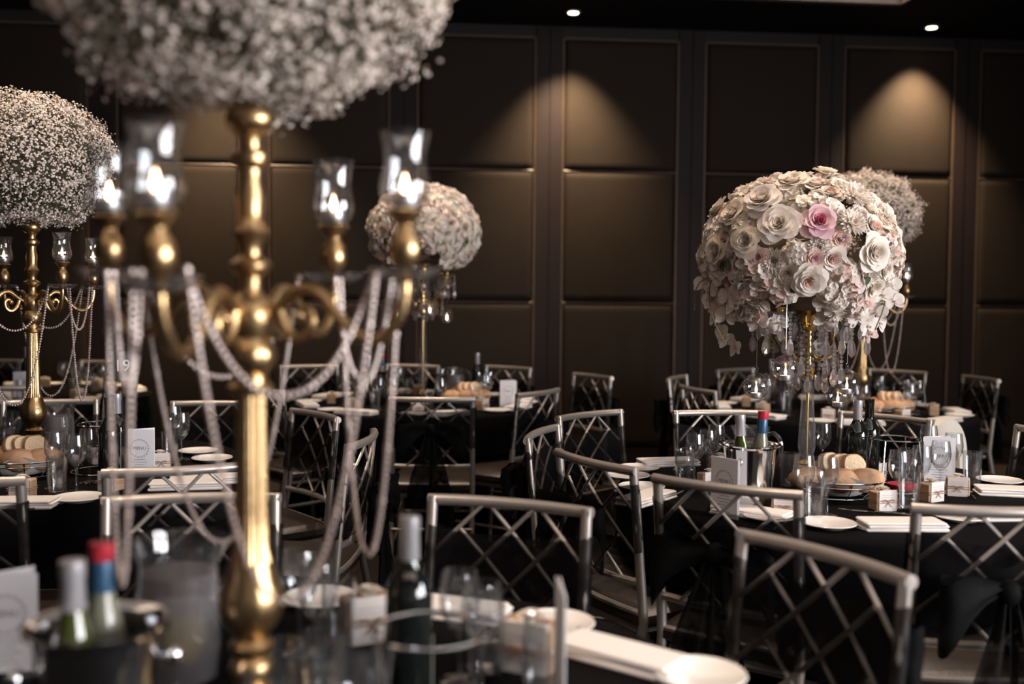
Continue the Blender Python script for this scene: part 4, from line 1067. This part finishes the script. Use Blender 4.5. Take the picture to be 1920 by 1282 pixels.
ORD = ['leftmost', 'second from left', 'third from left', 'fourth from left', 'fifth from left', 'sixth from left', 'seventh from left', 'eighth from left', 'ninth from left', 'tenth from left', 'eleventh from left', 'twelfth from left', 'thirteenth from left', 'fourteenth from left', 'fifteenth from left', 'sixteenth from left']
SHORT = {'F': 'the nearest table', 'L': 'the left table', 'R': 'the right table', 'C': 'the far middle table', 'D': 'the far right table', 'B': 'the far left table'}
def inview(p, my=1300): 
    q = PROJ(p); return -25 < q[0] < 1945 and q[1] < my
def wineglass(p, tb, s=1.0):
    spawn('wine_glass', WINEGLASS, None, 0, 'clear stemmed wine glass on %s' % SHORT[tb], 'wine glass', 'wine glasses on ' + SHORT[tb], True, M=T(p[0], p[1], TZ, random.uniform(0, 6), s=s))
def one(name, me, p, tb, label, cat, group, rz=0, s=1, z=TZ, rx=0, ry=0, auto=True):
    o = put(name, me, None, M=T(p[0], p[1], z, rz, rx, ry, s)); tag(o, label + ' ' + SHORT[tb] if tb else label, cat, group + ' ' + SHORT[tb] if tb else group, auto); return o
def tumbler(p, tb, jar=False): one('jar_glass' if jar else 'tumbler', MASON if jar else TUMBLER, p, tb, 'embossed jar glass on' if jar else 'tall clear water tumbler on', 'tumbler', 'tumblers on')
def plate(p, tb): one('side_plate', PLATE, p, tb, 'round white side plate on', 'plate', 'side plates on')
def napkin(p, tb, rz): one('napkin', NAPKIN, p, tb, 'folded white linen napkin on', 'napkin', 'folded napkins on', rz)
def fork(p, tb, rz): one('fork', FORK, p, tb, 'shiny table fork beside a plate on', 'fork', 'forks on', rz)
def knife(p, tb, rz): one('table_knife', KNIFE, p, tb, 'shiny table knife on', 'knife', 'knives on', rz)
def favour(p, tb, rz, s=1): spawn('favour_box', FAVOUR, None, 0, 'kraft favour box with twine and printed card on %s' % SHORT[tb], 'gift box', 'favour boxes on ' + SHORT[tb], True, M=T(p[0], p[1], TZ, rz, s=s))
def basket(p, rz, tb, n=7):
    M0 = T(p[0], p[1], TZ, rz)
    spawn('bread_basket', BASKET, None, 0, 'oval wire bread basket with white cloth liner on %s' % SHORT[tb], 'bread basket', 'bread baskets', M=M0)
    lay = [('r', -.088, -.030, .064, .3, 0), ('r', .010, -.050, .066, -.15, .1), ('r', .092, -.022, .066, .5, .2), ('s', .052, .000, .112, .42, .25), ('s', .015, .010, .112, .55, .30), ('r', -.045, .045, .070, .4, 0), ('r', .060, .048, .066, .2, 0), ('s', -.022, .012, .112, .65, .28), ('r', -.03, .0, .098, .7, .1)][:n]
    for k, (t, x, y, z, a, tl) in enumerate(lay):
        q = M0 @ Vector((x, y, z))
        o = put('bread_slice' if t == 's' else 'bread_roll', SLICE[k % 2] if t == 's' else ROLLB[k % 2], None, M=Matrix.Translation(q) @ Matrix.Rotation(rz + a, 4, 'Z') @ Matrix.Rotation(-tl, 4, 'X'))
        tag(o, ('thick bread slice in the basket on ' if t == 's' else 'crusty bread roll in the basket on ') + SHORT[tb], 'bread', 'bread on ' + SHORT[tb], True)
def stuffed_bucket(p, rz, tb, b1=(-.018, -.012, -.06), b2=(.024, .016, .07)):
    M0 = T(p[0], p[1], TZ, rz)
    spawn('ice_bucket', BUCKET, None, 0, 'polished steel ice bucket holding two bottles on %s' % SHORT[tb], 'ice bucket', 'ice buckets', M=M0)
    spawn('wine_bottle', B_GREEN, None, 0, 'green bottle with silver capsule in the ice bucket on %s' % SHORT[tb], 'bottle', 'bottles in ice buckets', M=T(p[0] + b1[0], p[1] + b1[1], TZ + .006, 0, ry=b1[2]))
    spawn('wine_bottle', B_RED, None, 0, 'red-capped bottle with blue neck in the ice bucket on %s' % SHORT[tb], 'bottle', 'bottles in ice buckets', M=T(p[0] + b2[0], p[1] + b2[1], TZ + .006, 0, ry=b2[2]))
def jug(p, rz, tb, s=1): spawn('water_jug', JUG, None, 0, 'glass water jug with a lemon slice on %s' % SHORT[tb], 'jug', 'water jugs', M=T(p[0], p[1], TZ, rz, s=s))
def wstand(p, rz, tb): spawn('wire_stand', WSTAND, (p[0], p[1], TZ), rz, 'round chrome wire stand with raised ring on %s' % SHORT[tb], 'wire stand', 'chrome wire stands')
def bottle(p, tb, parts, label): spawn('wine_bottle', parts, (p[0], p[1], TZ), .1, label + ' on ' + SHORT[tb], 'bottle', 'dark wine bottles')
def menu(p, rz, label, s=1, parts=None): spawn('menu_card', parts or MENU, None, 0, label, 'menu card', 'menu cards', M=T(p[0], p[1], TZ, rz, s=s))
def P_(px, py): return U(px, py, TZ)
def D_(px, d):              # position on a table from picture column and distance
    return Vector(((px - CX) / F_PX * d, d, TZ))

# ---------------- right table
stuffed_bucket(D_(1410, 3.10), .9, 'R'); jug(D_(1412, 3.47), 2.6, 'R'); menu(D_(1363, 2.98), -.98, 'printed menu card beside the ice bucket on the right table', 1.05, MENU_SHUT)
basket(P_(1566, 932), -.25, 'R', 8)
bottle(D_(1612, 3.50), 'R', B_PLAIN, 'dark wine bottle with silver capsule'); bottle(D_(1634, 3.60), 'R', B_DARK2, 'all-black wine bottle beside the silver-topped one')
wstand(D_(1684, 3.44), .2, 'R')
menu(D_(1768, 3.55), -.35, 'plain menu card in front of the high chair on the right table', 1.0)
for px, py in ((1506, 962), (1550, 966), (1684, 950), (1726, 938), (1762, 925), (1786, 905), (1302, 908), (1326, 898), (1342, 884), (1402, 924), (1541, 880), (1740, 885)): wineglass(P_(px, py), 'R', .95)
for px, py in ((1528, 972), (1704, 958), (1822, 912), (1700, 905), (1478, 915)): tumbler(P_(px, py), 'R')
tumbler(P_(1283, 905), 'R', True)
for px, py in ((1553, 988), (1197, 882), (1178, 897), (1203, 918), (1874, 906), (1800, 975), (1445, 975)): plate(P_(px, py), 'R')
for px, py, a in ((1690, 991, .03), (1212, 940, .9), (1252, 872, .25), (1900, 928, -.2), (1890, 972, .1), (1410, 968, -.6)): napkin(P_(px, py), 'R', a)
for px, py, a in ((1580, 985, .45), (1598, 985, .5), (1822, 930, -.3)): fork(P_(px, py), 'R', a)
for px, py, a in ((1480, 985, -.7), (1640, 962, 1.1), (1262, 930, -.5)): knife(P_(px, py), 'R', a)
for px, py, a in ((1655, 955, .25), (1745, 938, .5), (1795, 928, -.4), (1470, 966, -.25), (1330, 918, .3), (1350, 885, .2), (1640, 900, .6)): favour(P_(px, py), 'R', a)
g = G(); g.lathe([(0, 0), (.038, 0), (.048, .012), (.050, .022), (.046, .022), (.036, .006), (0, .005)], 24); DISH = g.mesh('red_dish', 'red_lacquer')
one('butter_dish', DISH, P_(1690, 918), None, 'small red dish behind the glasses on the right table', 'dish', 'red dishes', auto=False)
one('butter_dish', DISH, P_(212, 888), None, 'small red dish left of the menu card on the left table', 'dish', 'red dishes', auto=False)
# ---------------- left table
jug(D_(108, 4.0), 2.4, 'L'); basket(P_(38, 893), .15, 'L', 8); wstand(D_(188, 3.66), .5, 'L')
bottle(D_(217, 3.50), 'L', B_PLAIN, 'dark wine bottle with silver capsule behind the menu card'); bottle(D_(203, 3.42), 'L', B_DARK2, 'black wine bottle beside the menu card')
menu(P_(262, 893), .05, 'white menu card with wreath print standing on the left table', 1.0)
for px, py in ((143, 922), (104, 915), (25, 858), (340, 862), (325, 846), (168, 905)): wineglass(P_(px, py), 'L')
for px, py in ((107, 928), (318, 868), (88, 858), (12, 866)): tumbler(P_(px, py), 'L')
for px, py in ((148, 939), (372, 850), (398, 864), (395, 900), (345, 893)): plate(P_(px, py), 'L')
for px, py, a in ((385, 905, .3), (30, 950, .1), (350, 915, .2)): napkin(P_(px, py), 'L', a)
for px, py, a in ((42, 932, .05), (208, 918, -.35), (190, 868, .4), (300, 880, .5)): favour(P_(px, py), 'L', a)
for px, py, a in ((68, 955, -.5), (84, 950, -.45)): fork(P_(px, py), 'L', a)
# number sign
g = G(); g.lathe([(0, 0), (.045, 0), (.046, .004), (.01, .008), (0, .009)], 20); nb = g.mesh('sign_base', 'black_card')
g = G(); g.cyl((0, 0, .006), (0, 0, .33), .003); npst = g.mesh('sign_post', 'black_card')
g = G(); g.bbox((0, 0, .365), (.090, .006, .120), .002); nbd = g.mesh('sign_board', 'black_card', False)
NUM = []
for ch, dx in (('1', -.016), ('9', .016)):
    g = G(); text_geo(g, ch, .068, Matrix.Translation((dx, -.0035, .365)) @ Matrix.Rotation(PI / 2, 4, 'X')); NUM.append(('numeral', g.mesh('numeral', 'white_ink', False)))
spawn('table_number', [('sign_base', nb), ('sign_post', npst), ('sign_board', nbd, None, NUM)], D_(228, 4.05), .35, 'black table number sign reading 19 on a thin stand', 'sign')
# ---------------- nearest table
stuffed_bucket(Vector((-.563, 1.34)), .5, 'F', (-.016, -.030, -.01), (-.004, .036, -.01)); jug(Vector((-.556, 1.65)), .3, 'F', 1.16)
bottle(Vector((-.160, 1.565)), 'F', B_DARK, 'dark wine bottle with silver capsule'); wstand(Vector((-.113, 1.40)), .35, 'F')
menu(Vector((-.868, 1.69)), .25, 'blurred menu card at the lower left corner, nearest table', 1.0)
menu(Vector((.085, 1.58)), 1.60, 'menu card seen edge-on in front of the plates, nearest table', 1.12, MENU_SHUT)
for p in ((-.085, 1.67), (-.045, 1.60), (-.335, 1.72), (-.385, 1.80), (-.72, 1.30), (-.20, 1.30)): wineglass(p, 'F')
for p in ((-.318, 1.83), (-.040, 1.69), (-.345, 1.50), (-.29, 1.55), (-.275, 1.46), (-.335, 1.36), (-.47, 1.30)): tumbler(p, 'F')
tumbler((.055, 1.64), 'F', True)
for px, py in ((600, 1130), (1040, 1178), (1312, 1276)): plate(P_(px, py), 'F')
napkin(P_(1165, 1240), 'F', -.65); napkin(P_(845, 1152), 'F', -.35); napkin(P_(400, 1150), 'F', .3)
for px, py, a in ((690, 1195, .4), (995, 1250, -.4)): favour(P_(px, py), 'F', a, 1.35)
fork(P_(1120, 1200), 'F', .5); knife(P_(860, 1215), 'F', -1.1)
# ---------------- far tables: a setting in front of every seat
def settings(tb, n, a0, skip=()):
    cx, cy = TAB[tb]
    for k in range(n):
        a = a0 + 2 * PI * k / n; er = Vector((math.cos(a), math.sin(a), 0)); et = Vector((-er.y, er.x, 0)); c = Vector((cx, cy, TZ))
        rz = a + PI / 2
        if inview(c + er * .62):
            plate(c + er * .665 - et * .10, tb); napkin(c + er * .675 + et * .10, tb, rz + .2)
            wineglass(c + er * .46 + et * .08, tb); wineglass(c + er * .40 + et * .13, tb) if k % 2 else None
            tumbler(c + er * .42 + et * .015, tb); favour(c + er * .53 - et * .06, tb, rz + PI * 0)
settings('C', 8, .2); settings('D', 8, .5); settings('B', 8, .35)
basket(Vector((-.28, 6.02)), .2, 'C', 8); stuffed_bucket(Vector((-.84, 6.10)), .4, 'C'); jug(Vector((-.36, 6.34)), 2.8, 'C'); bottle(Vector((-.22, 6.34)), 'C', B_PLAIN, 'dark wine bottle with pale capsule')
menu(Vector((-.02, 5.98)), -.1, 'small white menu card standing on the far middle table', .95)
basket(Vector((2.13, 5.62)), .1, 'D', 8); wstand(Vector((2.34, 5.85)), .3, 'D'); bottle(Vector((1.98, 6.1)), 'D', B_PLAIN, 'dark wine bottle half hidden behind bead garlands'); stuffed_bucket(Vector((1.62, 6.08)), .4, 'D')
bottle(Vector((-3.22, 6.6)), 'B', B_PLAIN, 'dark wine bottle far behind the candelabra'); menu(Vector((-3.12, 6.32)), .1, 'small menu card behind the left candelabra column', .95)
# ---------------- plastic high chair
def high_chair():
    P = []
    g = G(); n = 20
    def arch(u, v, r0, r1, y):
        a = PI * u; return None
    out = []; inn = []
    for k in range(n + 1):
        a = PI * k / n; out.append((.150 * math.cos(a), .73 + .170 * math.sin(a))); inn.append((.095 * math.cos(a), .70 + .105 * math.sin(a)))
    out = [(.165, .50)] + out + [(-.165, .50)]; inn = [(.105, .50)] + inn + [(-.105, .50)]
    vs = []; m_ = len(out)
    for y in (-.016, .016):
        vs += [(x, y, z) for x, z in out] + [(x, y, z) for x, z in inn]
    fs = []
    for i in range(m_ - 1):
        fs += [(i, i + 1, m_ + i + 1, m_ + i), (2 * m_ + i, 3 * m_ + i, 3 * m_ + i + 1, 2 * m_ + i + 1), (i, 2 * m_ + i, 2 * m_ + i + 1, i + 1), (m_ + i, m_ + i + 1, 3 * m_ + i + 1, 3 * m_ + i)]
    g.add(vs, fs); P.append(('back_frame', g.mesh('back_frame', 'cream_plastic', True, 40)))
    g = G(); g.grid(lambda u, v: ((u - .5) * .215, .030 + .03 * math.cos((u - .5) * 3), .48 + .31 * v), 8, 6); P.append(('back_shell', g.mesh('back_shell', 'cream_plastic', True, 0)))
    g = G(); g.bbox((0, .15, .50), (.30, .28, .035), .012); P.append(('seat', g.mesh('seat', 'cream_plastic')))
    for s in (-1, 1):
        g = G(); g.tube([(s * .15, -.01, .66), (s * .19, -.10, .30), (s * .22, -.16, 0)], [.022, .018, .016], 8, flat=.7); P.append(('leg', g.mesh('leg', 'cream_plastic')))
        g = G(); g.tube([(s * .15, .27, .50), (s * .19, .36, .25), (s * .22, .42, 0)], [.020, .018, .016], 8, flat=.7); P.append(('leg', g.mesh('leg', 'cream_plastic')))
        g = G(); g.tube(spline([(s * .15, 0, .70), (s * .165, .12, .69), (s * .16, .26, .66)], 4), .014, 8); P.append(('armrest', g.mesh('armrest', 'cream_plastic')))
    g = G(); g.bbox((0, .36, .67), (.40, .22, .022), .010); P.append(('tray', g.mesh('tray', 'cream_plastic')))
    return P
hp = AT(1772, 800, 4.3)
spawn('high_chair', high_chair(), (hp.x, hp.y, 0), math.radians(35), 'cream plastic high chair with arched back behind the right table', 'high chair')

# ---------------- labels that need their place in the picture
bpy.context.view_layer.update()
for lb, obs in LABELS.items():
    if len(obs) < 2: continue
    def key(o):
        if 'px' in o: return o['px']
        return PROJ(o.matrix_world.translation)[0]
    obs.sort(key=key)
    for k, o in enumerate(obs):
        o['label'] = lb + ', ' + ('rightmost' if k == len(obs) - 1 else ORD[min(k, len(ORD) - 1)])
        if 'px' in o: del o['px']
